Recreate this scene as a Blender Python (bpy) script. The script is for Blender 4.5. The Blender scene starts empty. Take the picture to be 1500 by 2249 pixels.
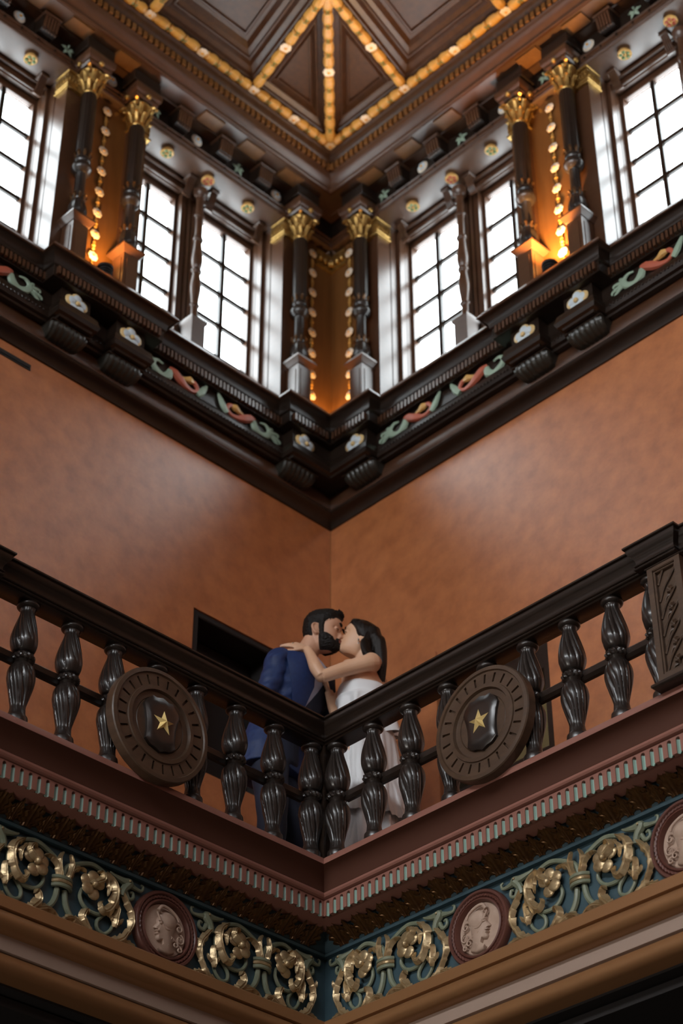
import bpy, math, random
from math import sin, cos, pi, radians, sqrt, hypot, atan2, exp
from mathutils import Vector, Matrix
random.seed(7)
S = bpy.context.scene
COL = S.collection

# ------------------------------------------------------------------ camera
CAM = Vector((6.0467, -5.8308, -4.41)); PITCH = 0.65167; YAW = 0.0081847; ROLL = -0.0021263
cd = bpy.data.cameras.new('camera'); cam = bpy.data.objects.new('camera', cd); COL.objects.link(cam)
_a = pi*3/4 + YAW
_f = Vector((cos(_a)*cos(PITCH), sin(_a)*cos(PITCH), sin(PITCH)))
_r = Vector((sin(_a), -cos(_a), 0)); _u = _r.cross(_f)
_R = _r*cos(ROLL) + _u*sin(ROLL); _U = _u*cos(ROLL) - _r*sin(ROLL)
cam.matrix_world = Matrix(((_R.x, _U.x, -_f.x, CAM.x), (_R.y, _U.y, -_f.y, CAM.y), (_R.z, _U.z, -_f.z, CAM.z), (0, 0, 0, 1)))
cd.sensor_fit = 'HORIZONTAL'; cd.sensor_width = 24.0; cd.lens = 4500.93/1500*24.0
cd.clip_start = 0.1; cd.clip_end = 200
cd.dof.use_dof = True; cd.dof.focus_distance = 9.15; cd.dof.aperture_fstop = 2.0
S.camera = cam

# ------------------------------------------------------------------ world, lights, exposure
W = bpy.data.worlds.new('overcast_sky'); S.world = W; W.use_nodes = True
bg = W.node_tree.nodes['Background']; bg.inputs[0].default_value = (0.90, 0.96, 1.0, 1); bg.inputs[1].default_value = 10.0
S.view_settings.view_transform = 'Standard'; S.view_settings.look = 'None'
S.view_settings.exposure = 0.25; S.view_settings.gamma = 1.0
S.cycles.use_denoising = True
S.cycles.max_bounces = 8; S.cycles.diffuse_bounces = 4; S.cycles.glossy_bounces = 4; S.cycles.transparent_max_bounces = 8
S.cycles.sample_clamp_indirect = 6.0
FAR = 12.4          # the far side of the hall
def light(name, kind, loc, energy, color, rot=None, size=None, size_y=None, portal=False, spot=None, radius=None):
    l = bpy.data.lights.new(name, kind); o = bpy.data.objects.new(name, l); COL.objects.link(o)
    o.location = loc; l.energy = energy; l.color = color
    if rot: o.rotation_euler = rot
    if size: l.shape = 'RECTANGLE'; l.size = size; l.size_y = size_y
    if radius is not None: l.shadow_soft_size = radius
    if spot: l.spot_size = spot; l.spot_blend = 0.6
    if portal: l.cycles.is_portal = True
    return o
DAY = (0.93, 0.97, 1.0)
def aim(loc, tgt): return (Vector(tgt)-Vector(loc)).to_track_quat('-Z', 'Y').to_euler()
# south: daylight through the clerestory windows; east: added fill before a windowless wall
light('east_fill_light', 'AREA', (FAR, -5.6, 5.0), 75, DAY, aim((FAR, -5.6, 5.0), (0, -5.6, 4.2)), 9.0, 1.3)
light('daylight_south', 'AREA', (5.6, -FAR, 5.0), 520, DAY, aim((5.6, -FAR, 5.0), (5.6, 0, 4.2)), 9.0, 1.3)
# added fill low on the south side, where the wall has no windows
light('low_south_fill_light', 'AREA', (1.2, -FAR, -3.0), 420, (1.0, 0.95, 0.88), aim((1.2, -FAR, -3.0), (2.0, 0, -0.5)), 4.0, 2.6)

# ------------------------------------------------------------------ materials
def mat(name, col, rough=0.5, metal=0.0, var=0.0, scale=8.0, col2=None, bump=0.0, bscale=60.0, coat=0.0, stretch=(1, 1, 1), spec=0.5, coat_r=0.2, detail=4.0):
    m = bpy.data.materials.new(name); m.use_nodes = True
    nt = m.node_tree; b = nt.nodes['Principled BSDF']; b.inputs['Coat IOR'].default_value = 1.6
    b.inputs['Base Color'].default_value = (*col, 1); b.inputs['Roughness'].default_value = rough
    b.inputs['Metallic'].default_value = metal; b.inputs['Specular IOR Level'].default_value = spec
    if coat: b.inputs['Coat Weight'].default_value = coat; b.inputs['Coat Roughness'].default_value = coat_r
    if col2 is not None or bump:
        tc = nt.nodes.new('ShaderNodeTexCoord'); mp = nt.nodes.new('ShaderNodeMapping'); mp.inputs['Scale'].default_value = stretch
        nt.links.new(tc.outputs['Object'], mp.inputs['Vector'])
    if col2 is not None:
        n = nt.nodes.new('ShaderNodeTexNoise'); n.inputs['Scale'].default_value = scale; n.inputs['Detail'].default_value = detail
        n.inputs['Roughness'].default_value = 0.6
        nt.links.new(mp.outputs[0], n.inputs['Vector'])
        r = nt.nodes.new('ShaderNodeValToRGB'); r.color_ramp.elements[0].position = 0.3; r.color_ramp.elements[1].position = 0.7
        r.color_ramp.elements[0].color = (*col, 1); r.color_ramp.elements[1].color = (*col2, 1)
        nt.links.new(n.outputs['Fac'], r.inputs['Fac']); nt.links.new(r.outputs['Color'], b.inputs['Base Color'])
    if bump:
        n2 = nt.nodes.new('ShaderNodeTexNoise'); n2.inputs['Scale'].default_value = bscale; n2.inputs['Detail'].default_value = 3
        nt.links.new(mp.outputs[0], n2.inputs['Vector'])
        bp = nt.nodes.new('ShaderNodeBump'); bp.inputs['Strength'].default_value = bump; bp.inputs['Distance'].default_value = 0.01
        nt.links.new(n2.outputs['Fac'], bp.inputs['Height']); nt.links.new(bp.outputs['Normal'], b.inputs['Normal'])
    return m
M = {}
M['dark_wood'] = mat('dark_stained_oak', (0.013, 0.008, 0.0055), 0.30, col2=(0.022, 0.0125, 0.008), scale=5, stretch=(3, 3, 14), bump=0.05, bscale=40)
M['baluster_wood'] = mat('polished_ebonised_wood', (0.017, 0.0125, 0.0105), 0.30, col2=(0.028, 0.020, 0.016), scale=12, coat=0.12, coat_r=0.15)
M['disc_wood'] = mat('brown_stained_wood', (0.055, 0.031, 0.018), 0.42, col2=(0.085, 0.048, 0.027), scale=4, stretch=(2, 2, 9), bump=0.1, bscale=50)
M['mid_wood'] = mat('red_brown_varnished_wood', (0.055, 0.022, 0.009), 0.34, col2=(0.080, 0.032, 0.014), scale=3, stretch=(4, 4, 16), coat=0.45, coat_r=0.34)
M['niche_wood'] = mat('brown_panel_wood', (0.12, 0.048, 0.012), 0.4, col2=(0.16, 0.066, 0.017), scale=3, stretch=(8, 8, 1))
M['ceiling_wood'] = mat('ceiling_walnut', (0.034, 0.0145, 0.0065), 0.36, col2=(0.062, 0.027, 0.012), scale=4, stretch=(6, 6, 6))
M['terracotta'] = mat('glazed_terracotta_plaster', (0.33, 0.096, 0.024), 0.42, col2=(0.50, 0.170, 0.052), scale=10, bump=0.12, bscale=26, coat=1.0, coat_r=0.39, detail=9)
M['gold'] = mat('gilded_plaster', (0.56, 0.43, 0.25), 0.34, 0.6, col2=(0.38, 0.26, 0.13), scale=22, bump=0.2, bscale=50)
M['gold_cap'] = mat('lamp_tinted_gilding', (0.50, 0.30, 0.085), 0.34, 0.75, col2=(0.26, 0.15, 0.045), scale=30, bump=0.2, bscale=60)  # warm lamp tint put into the colour of capitals and pier caps
M['star_gold'] = mat('polished_gold', (0.95, 0.72, 0.30), 0.32, 0.35)
M['bronze'] = mat('dark_bronze_leaf', (0.13, 0.062, 0.018), 0.34, 0.6, col2=(0.07, 0.03, 0.01), scale=25)
M['yellow'] = mat('golden_husk_paint', (0.46, 0.23, 0.045), 0.42, col2=(0.56, 0.31, 0.07), scale=20)
M['white'] = mat('white_flower_paint', (0.72, 0.62, 0.50), 0.5)
M['yolk'] = mat('yellow_flower_eye', (0.70, 0.36, 0.06), 0.5)
M['green'] = mat('leaf_green_paint', (0.09, 0.16, 0.06), 0.5)
M['sage'] = mat('sage_green_paint', (0.155, 0.185, 0.125), 0.42, col2=(0.22, 0.235, 0.16), scale=14)
M['mint'] = mat('mint_green_paint', (0.25, 0.37, 0.31), 0.5)
M['dragon_green'] = mat('grey_green_paint', (0.27, 0.36, 0.27), 0.5)
M['dragon_red'] = mat('dragon_red_paint', (0.42, 0.10, 0.055), 0.45)
M['dragon_yellow'] = mat('dragon_ochre_paint', (0.60, 0.34, 0.10), 0.45)
M['teal'] = mat('teal_frieze_paint', (0.032, 0.064, 0.080), 0.5, col2=(0.045, 0.088, 0.108), scale=9)
M['pink'] = mat('dusty_rose_paint', (0.27, 0.115, 0.085), 0.5)
M['cove'] = mat('brown_cove_paint', (0.075, 0.028, 0.017), 0.6, spec=0.2)
M['tan'] = mat('bronze_tan_paint', (0.30, 0.145, 0.060), 0.36, 0.25)
M['cream'] = mat('mushroom_cream_paint', (0.36, 0.255, 0.20), 0.55)
M['medal_frame'] = mat('oxblood_frame_paint', (0.115, 0.042, 0.030), 0.4)
M['stone'] = mat('carved_cream_relief', (0.50, 0.36, 0.28), 0.55, col2=(0.40, 0.27, 0.20), scale=14)
M['rose_blue'] = mat('pale_blue_rose_paint', (0.55, 0.62, 0.66), 0.45)
M['rose_gold'] = mat('rose_ochre_paint', (0.66, 0.46, 0.20), 0.45)
M['red'] = mat('rosette_red_paint', (0.42, 0.075, 0.035), 0.45)
M['slate'] = mat('gadroon_grey_green', (0.028, 0.025, 0.019), 0.34)
M['black'] = mat('black_metal', (0.012, 0.012, 0.012), 0.4)
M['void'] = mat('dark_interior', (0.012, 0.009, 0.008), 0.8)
M['olive'] = mat('olive_blind', (0.15, 0.105, 0.038), 0.6)
M['floor'] = mat('stone_floor', (0.22, 0.17, 0.13), 0.35, col2=(0.16, 0.12, 0.09), scale=2)
M['far_plaster'] = mat('far_wall_plaster', (0.26, 0.11, 0.055), 0.6)
M['blue'] = mat('royal_blue_suit_wool', (0.0080, 0.024, 0.095), 0.62, col2=(0.012, 0.034, 0.13), scale=60, bump=0.06, bscale=220)
M['navy'] = mat('navy_trouser_shade_wool', (0.008, 0.012, 0.030), 0.75)  # trouser navy, also the painted shade on the far lapel
M['shirt'] = mat('pale_lilac_shirt', (0.55, 0.56, 0.70), 0.7)
M['dress'] = mat('white_satin', (0.84, 0.85, 0.86), 0.46)
M['skin_m'] = mat('skin_man', (0.62, 0.33, 0.205), 0.48, col2=(0.67, 0.37, 0.235), scale=9)
M['skin_w'] = mat('skin_woman', (0.72, 0.42, 0.255), 0.44, col2=(0.78, 0.47, 0.30), scale=9)
M['hair_m'] = mat('black_brown_hair', (0.006, 0.0042, 0.0034), 0.55, col2=(0.014, 0.010, 0.008), scale=70, bump=0.5, bscale=120, spec=0.25)
M['hair_w'] = mat('dark_brown_hair', (0.006, 0.0035, 0.0026), 0.38, col2=(0.016, 0.009, 0.006), scale=40, stretch=(8, 8, 1), bump=0.35, bscale=60, spec=0.3)
M['lips'] = mat('lips', (0.36, 0.12, 0.09), 0.45)
M['shoe'] = mat('black_leather', (0.010, 0.009, 0.009), 0.3)
M['silver'] = mat('silver_jewel', (0.8, 0.8, 0.78), 0.2, 0.95)
# window glass: clear pane with a faint reflection
g = bpy.data.materials.new('window_glass'); g.use_nodes = True; nt = g.node_tree
for n in list(nt.nodes): nt.nodes.remove(n)
out = nt.nodes.new('ShaderNodeOutputMaterial'); mx = nt.nodes.new('ShaderNodeMixShader'); tr = nt.nodes.new('ShaderNodeBsdfTransparent'); gl = nt.nodes.new('ShaderNodeBsdfGlossy')
gl.inputs['Roughness'].default_value = 0.05; tr.inputs[0].default_value = (0.96, 0.98, 0.98, 1); mx.inputs[0].default_value = 0.06
nt.links.new(tr.outputs[0], mx.inputs[1]); nt.links.new(gl.outputs[0], mx.inputs[2]); nt.links.new(mx.outputs[0], out.inputs[0]); M['glass'] = g

# ------------------------------------------------------------------ mesh helpers
class MB:
    def __init__(s, flip=False): s.v = []; s.f = []; s.flip = flip
    def add(s, vs, fs):
        o = len(s.v); s.v += [tuple(p) for p in vs]; s.f += [tuple(i+o for i in f) for f in fs]; return s
    def box(s, x0, x1, y0, y1, z0, z1, b=0.0):
        if b <= 0:
            vs = [(x, y, z) for x in (x0, x1) for y in (y0, y1) for z in (z0, z1)]
            return s.add(vs, [(0, 1, 3, 2), (4, 6, 7, 5), (0, 4, 5, 1), (2, 3, 7, 6), (0, 2, 6, 4), (1, 5, 7, 3)])
        rings = [(z0, b), (z0+b, 0), (z1-b, 0), (z1, b)]
        vs = []
        for z, k in rings: vs += [(x0+k, y0+k, z), (x1-k, y0+k, z), (x1-k, y1-k, z), (x0+k, y1-k, z)]
        fs = [(3, 2, 1, 0), (12, 13, 14, 15)]
        for r in range(3):
            for i in range(4): fs.append((r*4+i, r*4+(i+1) % 4, r*4+4+(i+1) % 4, r*4+4+i))
        return s.add(vs, fs)
    def ring_stack(s, rings, close=True, cap0=True, cap1=True):
        n = len(rings[0]); vs = [p for r in rings for p in r]; fs = []
        for k in range(len(rings)-1):
            for i in range(n if close else n-1):
                j = (i+1) % n; fs.append((k*n+i, k*n+j, (k+1)*n+j, (k+1)*n+i))
        if cap0: fs.append(tuple(range(n-1, -1, -1)))
        if cap1: fs.append(tuple((len(rings)-1)*n+i for i in range(n)))
        return s.add(vs, fs)
    def lathe(s, prof, seg=24, c=(0, 0, 0), axis='z', fn=None, cap=True, a0=0.0):
        rings = []
        for r, z in prof:
            ring = []
            for i in range(seg):
                a = a0 + 2*pi*i/seg; rr = r if fn is None else fn(r, z, a)
                x, y = rr*cos(a), rr*sin(a)
                if axis == 'z': p = (c[0]+x, c[1]+y, c[2]+z)
                elif axis == 'y': p = (c[0]+x, c[1]-z, c[2]+y)      # z grows towards the viewer (-y)
                else: p = (c[0]+z, c[1]+x, c[2]+y)
                ring.append(p)
            rings.append(ring)
        return s.ring_stack(rings, True, cap, cap)
    def tube(s, pts, rad, seg=8, sq=(1, 1), up=None, cap=True):
        pts = [Vector(p) for p in pts]; n = len(pts)
        if not hasattr(rad, '__len__'): rad = [rad]*n
        rings = []; prev = None
        for i in range(n):
            t = (pts[min(i+1, n-1)]-pts[max(i-1, 0)]).normalized()
            if up is not None: nn = Vector(up) - t*t.dot(Vector(up))
            elif prev is None: nn = t.orthogonal()
            else: nn = prev - t*t.dot(prev)
            if nn.length < 1e-6: nn = t.orthogonal()
            nn.normalize(); prev = nn; bb = t.cross(nn)
            rings.append([pts[i]+(nn*cos(2*pi*k/seg)*sq[0]+bb*sin(2*pi*k/seg)*sq[1])*rad[i] for k in range(seg)])
        return s.ring_stack(rings, True, cap, cap)
    def prism(s, poly, y0, y1, bev=0.0, inset=None):      # polygon in x,z; y0 back, y1 front (towards viewer, smaller y)
        n = len(poly); rings = [[(x, y0, z) for x, z in poly]]
        if bev:
            cx = sum(p[0] for p in poly)/n; cz = sum(p[1] for p in poly)/n
            rings.append([(x, y1+bev, z) for x, z in poly])
            k = inset or bev; rr = []
            for x, z in poly:
                d = hypot(x-cx, z-cz) or 1; rr.append((x-(x-cx)/d*k, y1, z-(z-cz)/d*k))
            rings.append(rr)
        else: rings.append([(x, y1, z) for x, z in poly])
        return s.ring_stack(rings)
    def sphere(s, c, r, seg=12, rings=8, sc=(1, 1, 1)):
        pr = [(max(1e-4, sin(pi*i/rings)), -cos(pi*i/rings)) for i in range(rings+1)]
        rr = [[(c[0]+r*sc[0]*a*cos(2*pi*k/seg), c[1]+r*sc[1]*a*sin(2*pi*k/seg), c[2]+r*sc[2]*b) for k in range(seg)] for a, b in pr]
        return s.ring_stack(rr)
    def data(s, name, mat_, smooth=True, ang=38):
        v = s.v; f = s.f
        if s.flip: v = [(-x, y, z) for x, y, z in v]; f = [tuple(reversed(q)) for q in f]
        me = bpy.data.meshes.new(name); me.from_pydata(v, [], f)
        me.materials.append(mat_)
        if smooth:
            me.shade_smooth()
            me.set_sharp_from_angle(angle=radians(ang))
        me.update(); return me
    def build(s, name, mat_, parent=None, smooth=True, ang=38):
        o = bpy.data.objects.new(name, s.data(name, mat_, smooth, ang)); COL.objects.link(o)
        if parent is not None: o.parent = parent
        return o
def inst(name, me, parent=None, loc=(0, 0, 0), rot=(0, 0, 0), sc=(1, 1, 1)):
    o = bpy.data.objects.new(name, me); COL.objects.link(o); o.location = loc; o.rotation_euler = rot; o.scale = sc
    if parent is not None: o.parent = parent
    return o
def tag(o, label=None, cat=None, group=None, kind=None):
    if label: o['label'] = label
    if cat: o['category'] = cat
    if group: o['group'] = group
    if kind: o['kind'] = kind
    return o
def place(side, s, n, z):
    return ((s, -n, z), 0.0) if side == 'R' else ((n, -s, z), pi/2)
def thing(name, side, s, n, z, label, cat, group=None):
    o = bpy.data.objects.new(name, None); COL.objects.link(o); o.empty_display_size = 0.05
    l, r = place(side, s, n, z); o.location = l; o.rotation_euler = (0, 0, r)
    return tag(o, label, cat, group)
def dup(o, side, s, n, z, label=None, group=None):
    c = o.copy(); COL.objects.link(c)
    l, r = place(side, s, n, z); c.location = l; c.rotation_euler = (0, 0, r)
    if label: c['label'] = label
    if group: c['group'] = group
    def kids(src, dst):
        for ch in [q for q in ALLKIDS.get(src.name, [])]:
            d = ch.copy(); COL.objects.link(d); d.parent = dst; kids(ch, d)
    kids(o, c); return c
ALLKIDS = {}
def index_kids(root):
    def rec(o):
        ALLKIDS[o.name] = [c for c in bpy.data.objects if c.parent == o]
        for c in ALLKIDS[o.name]: rec(c)
    rec(root)
def struct(o, label=None):
    o['kind'] = 'structure'
    if label: o['label'] = label
    return o
SIDE = {'R': 'right', 'L': 'left'}
def wp(side, s, n, z): return (s, -n, z) if side == 'R' else (n, -s, z)
def spline(pts, sub=6):
    pts = [Vector(p) for p in pts]; out = []
    n = len(pts)
    for i in range(n-1):
        p0 = pts[max(i-1, 0)]; p1 = pts[i]; p2 = pts[i+1]; p3 = pts[min(i+2, n-1)]
        for k in range(sub):
            t = k/sub
            out.append(0.5*((2*p1)+(p2-p0)*t+(2*p0-5*p1+4*p2-p3)*t*t+(3*p1-p0-3*p2+p3)*t**3))
    out.append(pts[-1]); return out
def lerp_list(vals, n):
    m = len(vals)-1; o = []
    for i in range(n):
        t = i/(n-1)*m; k = min(int(t), m-1); o.append(vals[k]+(vals[k+1]-vals[k])*(t-k))
    return o
S_END = 7.0
def mould(mb, side, prof, s1=S_END, n0=0.0, breaks=(), e0=0.0, s0=None):
    """sweep a profile [(n,z)] along one wall from the mitred corner (or s0) to s1; breaks: (s, new_e) steps forward/back"""
    st = []
    for n, z in prof:
        o = n-n0; row = []; e = e0
        row.append((n+e if s0 is None else s0, n+e, z))
        for sk, en in breaks:
            d = -o if en > e else o
            row.append((sk+d, n+e, z)); row.append((sk+d, n+en, z)); e = en
        row.append((s1, n+e, z)); st.append(row)
    m = len(st[0]); vs = [wp(side, *p) for r in st for p in r]; fs = []
    for i in range(len(st)-1):
        for j in range(m-1):
            q = (i*m+j, i*m+j+1, (i+1)*m+j+1, (i+1)*m+j)
            fs.append(q if side == 'R' else tuple(reversed(q)))
    mb.add(vs, fs); return mb
def arc(n0, z0, n1, z1, bulge, k=6):
    """curved profile piece between two points, bulge >0 bows to +n side"""
    out = []
    dn, dz = n1-n0, z1-z0; L = hypot(dn, dz); px, pz = dz/L, -dn/L
    if px < 0: px, pz = -px, -pz
    for i in range(k+1):
        t = i/k; h = bulge*4*t*(1-t); out.append((n0+dn*t+px*h, z0+dz*t+pz*h))
    return out
ORD = ['nearest the corner', 'second from the corner', 'third from the corner', 'fourth from the corner', 'fifth from the corner', 'sixth from the corner', 'seventh from the corner', 'eighth from the corner', 'ninth from the corner']
# ------------------------------------------------------------------ large structure
GW = -1.37                      # gallery wall plane
def quadwall(name, m, quads, label=None):
    mb = MB()
    for q in quads: mb.add(q, [(0, 1, 2, 3)])
    return struct(mb.build(name, m, smooth=False), label)
def wall_with_hole(side, n, s0, s1, z0, z1, hs0, hs1, hz0, hz1, depth=0.22):
    q = []
    def Q(a, b, c, d): q.append([wp(side, a, n, c), wp(side, b, n, c), wp(side, b, n, d), wp(side, a, n, d)])
    Q(s0, hs0, z0, z1); Q(hs1, s1, z0, z1); Q(hs0, hs1, z0, hz0); Q(hs0, hs1, hz1, z1)
    for a, c, b, d in ((hs0, hz0, hs0, hz1), (hs1, hz0, hs1, hz1), (hs0, hz0, hs1, hz0), (hs0, hz1, hs1, hz1)):
        q.append([wp(side, a, n, c), wp(side, b, n, d), wp(side, b, n-depth, d), wp(side, a, n-depth, c)])
    return q
w = quadwall('wall_right', M['terracotta'], wall_with_hole('R', GW, GW, 6.5, -0.1, 3.36, -0.50, 0.295, 0.98, 1.90), 'terracotta glazed plaster wall above the right balustrade')
w = quadwall('wall_left', M['terracotta'], wall_with_hole('L', GW, GW, 6.5, -0.1, 3.36, -0.95, -0.288, 1.20, 2.22), 'terracotta glazed plaster wall above the left balustrade')
mb = MB(); mb.box(-0.655, -0.50, 1.35, 1.372, 0.0, 2.0); struct(mb.build('trim_1', M['terracotta'], smooth=False), 'flat terracotta surround strip left of the right opening')
mb = MB(); mb.box(GW-.004, GW+.0035, 1.3665, 1.374, 0.0, 3.33); struct(mb.build('trim_61', M['tan'], smooth=False), 'thin pale seam down the corner of the terracotta walls')
# opening on the right: dark frame, olive blind; on the left: dark recess
d = bpy.data.objects.new('door_1', None); COL.objects.link(d); struct(d, 'framed opening with an olive blind in the right wall')
mb = MB()
for x0, x1, z0, z1 in ((-0.50, -0.43, 0.98, 1.90), (0.235, 0.295, 0.98, 1.90), (-0.43, 0.235, 1.56, 1.90), (-0.43, 0.235, 0.98, 1.10)):
    mb.box(x0, x1, 1.40, 1.50, z0, z1, 0.012)
mb.build('frame', M['dark_wood'], d)
MB().box(-0.75, 0.60, 1.592, 1.605, 0.85, 2.05).build('back', M['void'], d, smooth=False)
MB().box(-0.43, 0.31, 1.55, 1.57, 1.05, 1.60).build('blind', M['olive'], d, smooth=False)
d = bpy.data.objects.new('door_2', None); COL.objects.link(d); struct(d, 'dark square opening in the left wall behind the man')
MB().box(-1.60, -1.585, 0.2, 1.1, 1.1, 2.3).build('back', M['void'], d, smooth=False)
mb = MB()
for a, b, c, e in ((0.288, 0.33, 1.2, 2.22), (0.91, 0.95, 1.2, 2.22)): mb.box(-1.57, -1.378, a, b, c, e, 0.006)
mb.box(-1.57, -1.378, 0.33, 0.91, 2.18, 2.22, 0.006); mb.build('frame', M['void'], d)
# vent slot high on the left wall
v = thing('wall_vent', 'L', 1.16, GW, 3.235, 'thin dark slot vent high on the left terracotta wall', 'vent')
mb = MB(); mb.box(-0.17, 0.17, -0.004, 0.0, -0.022, 0.022, 0.001); mb.build('plate', M['black'], v)
mb = MB(); mb.box(-0.16, 0.16, -0.008, -0.003, -0.008, 0.008, 0.001); mb.build('blade', M['void'], v)
# gallery floor slab, its dark soffit, ground floor, far walls
mb = MB(); mb.box(-1.40, -0.13, -13.4, 1.40, -0.10, -0.002); mb.box(-0.13, 13.4, 0.13, 1.40, -0.10, -0.002)
struct(mb.build('floor', M['floor'], smooth=False), 'gallery floor behind the balustrade')
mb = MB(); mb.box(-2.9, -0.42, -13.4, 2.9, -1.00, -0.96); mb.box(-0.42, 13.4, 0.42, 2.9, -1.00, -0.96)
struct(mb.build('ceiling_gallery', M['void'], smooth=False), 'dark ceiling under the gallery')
mb = MB(); mb.box(-4.0, FAR+1, -FAR-1, 4.0, -6.1, -6.0); struct(mb.build('floor_hall', M['floor'], smooth=False), 'stone floor of the hall below')
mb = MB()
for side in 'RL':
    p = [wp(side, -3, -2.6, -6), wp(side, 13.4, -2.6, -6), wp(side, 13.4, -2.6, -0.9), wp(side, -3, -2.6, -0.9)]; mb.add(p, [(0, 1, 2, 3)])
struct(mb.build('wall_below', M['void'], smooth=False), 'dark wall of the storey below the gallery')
mb = MB(); mb.box(FAR+.05, FAR+.3, -FAR-.3, 3.0, -6.1, 6.6)  # east side kept windowless to hold sky light off the left wall
for zz in ((-6.1, 4.25), (5.75, 6.6)):
    mb.box(-3.0, FAR+.3, -FAR-.3, -FAR-.05, *zz)
for k in range(7):
    a = -FAR-0.3+k*2.1
    b = FAR-0.2-k*2.1; mb.box(b-0.5, b, -FAR-.3, -FAR-.05, 4.25, 5.75)
struct(mb.build('wall_far', M['far_plaster'], smooth=False), 'walls of the hall behind the camera')

# ------------------------------------------------------------------ balcony entablature (below the balusters)
for si, side in enumerate('RL'):
    sd = SIDE[side]; nm = lambda k: 'trim_%d' % (k+si*30)
    P = [(0.0, -0.02), (0.0, 0.006), (-0.004, 0.012), (-0.14, 0.012), (-0.16, -0.01)]
    struct(mould(MB(), side, P).build(nm(2), M['pink']), 'dusty rose ledge edge under the %s balusters' % sd)
    P = arc(-0.07, -0.113, -0.002, -0.02, -0.022, 8)
    struct(mould(MB(), side, [(-0.095, -0.113)]+P).build(nm(3), M['cove']), 'brown cove below the %s ledge' % sd)
    P = [(-0.10, -0.140), (-0.072, -0.136), (-0.066, -0.128), (-0.068, -0.116), (-0.095, -0.110)]
    struct(mould(MB(), side, P).build(nm(4), M['pink']), 'thin rose fillet above the %s fluted band' % sd)
    # fluted band: each flute panel and its mint groove is a piece
    fb = mould(MB(), side, [(-0.20, -0.222), (-0.112, -0.215), (-0.112, -0.140)]).build(nm(5), M['pink']); struct(fb, 'fluted rose and mint band under the %s balcony' % sd)
    p = 0.0447; h = 0.078; sw = 0.0105
    mbp = MB(); zt = h-0.006-sw
    K = 6
    outl = [(-sw*cos(pi*i/K), zt+sw*sin(pi*i/K)) for i in range(K+1)]
    def plate(y): return [(-p/2, y, 0.0), (-sw, y, 0.0)]+[(x, y, z) for x, z in outl]+[(sw, y, 0.0), (p/2, y, 0.0), (p/2, y, h), (-p/2, y, h)]
    f0 = plate(0.0); nf = len(f0); b0 = plate(0.022)
    fs = [(0, 1, 2, nf-1), (K+2, K+3, K+4, K+5)]
    for i in range(K): fs.append((2+i, 3+i, (nf-2 if i >= K/2 else nf-1)))
    fs.append((2+K//2, nf-2, nf-1))
    for i in range(1, K+3): fs.append((i, i+nf, i+1+nf, i+1))
    fs += [(0, nf, nf+1, 1), (K+3, K+3+nf, K+4+nf, K+4)]
    mbp.add(f0+b0, fs); mp_ = mbp.data('flute_panel', M['pink'])
    mg = MB(); prof = [(-sw*1.05+2.1*sw*i/6, 0.004+0.012*(1-((i-3)/3)**2)) for i in range(7)]
    rings = []
    for z, k in ((-0.0035, 0.55), (-0.0005, 1.0), (h-0.012, 1.0)):
        rings.append([(x*k, (yy if k == 1.0 else yy*0.6), z) for x, yy in prof])
    mg.ring_stack(rings, False, False, False); mg_ = mg.data('flute_groove', M['mint'])
    for k in range(51):
        s = -0.088+p*(k+0.5); l, r = place(side, s, -0.088, -0.220)
        inst('flute_panel', mp_, fb, l, (0, 0, r)); inst('flute_groove', mg_, fb, l, (0, 0, r))
    # leaf band on a teal cove
    P = [(-0.31, -0.312), (-0.255, -0.310), (-0.25, -0.300), (-0.258, -0.292)]+arc(-0.262, -0.288, -0.19, -0.195, -0.018, 6)+[(-0.19, -0.19)]
    lb = mould(MB(), side, P).build(nm(6), M['teal']); struct(lb, 'teal cove carrying bronze acanthus leaves, %s side' % sd)
    ml = MB(); U, V = 14, 14; vs = []
    for j in range(V+1):
        v = j/V
        for i in range(U+1):
            u = -1+2*i/U
            wdt = 0.046*(0.45+0.85*sin(pi*min(1, v*0.85+0.05)))*(1-0.5*v**4)*(1+0.24*cos(v*24))
            x = u*wdt; z = 0.085*v-0.016*u*u*v; rid = 0.014*abs(cos(u*pi*2.5))*(0.4+0.6*v)
            y = 0.066-0.095*v**1.25+0.03*max(0, v-0.8)*5*(-1)*0.35-rid-0.012*(1-u*u)
            vs.append((x, y, z))
    ml.add(vs, [(j*(U+1)+i, j*(U+1)+i+1, (j+1)*(U+1)+i+1, (j+1)*(U+1)+i) for j in range(V) for i in range(U)])
    lm = ml.data('acanthus_leaf', M['bronze'])
    for k in range(-1, 15):
        l, r = place(side, 0.027+0.1605*k, -0.205, -0.288); inst('acanthus_leaf', lm, lb, l, (0, 0, r))
        if k < 14:
            l, r = place(side, 0.107+0.1605*k, -0.212, -0.288); inst('acanthus_leaf', lm, lb, l, (0, 0, r), (0.55, 0.8, 0.78))
    struct(mould(MB(), side, [(-0.28, -0.67), (-0.28, -0.30)]).build(nm(7), M['teal'], smooth=False), 'teal painted frieze ground, %s side' % sd)
    # architrave mouldings under the frieze
    P = [(-0.235, -0.712), (-0.205, -0.706), (-0.205, -0.658), (-0.21, -0.652), (-0.30, -0.648)]
    struct(mould(MB(), side, P).build(nm(8), M['tan']), 'flat tan fillet under the %s frieze' % sd)
    P = [(-0.27, -0.792)]+arc(-0.226, -0.786, -0.214, -0.716, 0.022, 8)+[(-0.26, -0.708)]
    struct(mould(MB(), side, P).build(nm(9), M['tan']), 'rounded tan moulding under the %s frieze' % sd)
    P = [(-0.32, -0.858), (-0.268, -0.852), (-0.262, -0.790), (-0.30, -0.786)]
    struct(mould(MB(), side, P).build(nm(10), M['cream']), 'mushroom cream band under the %s frieze' % sd)
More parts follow.
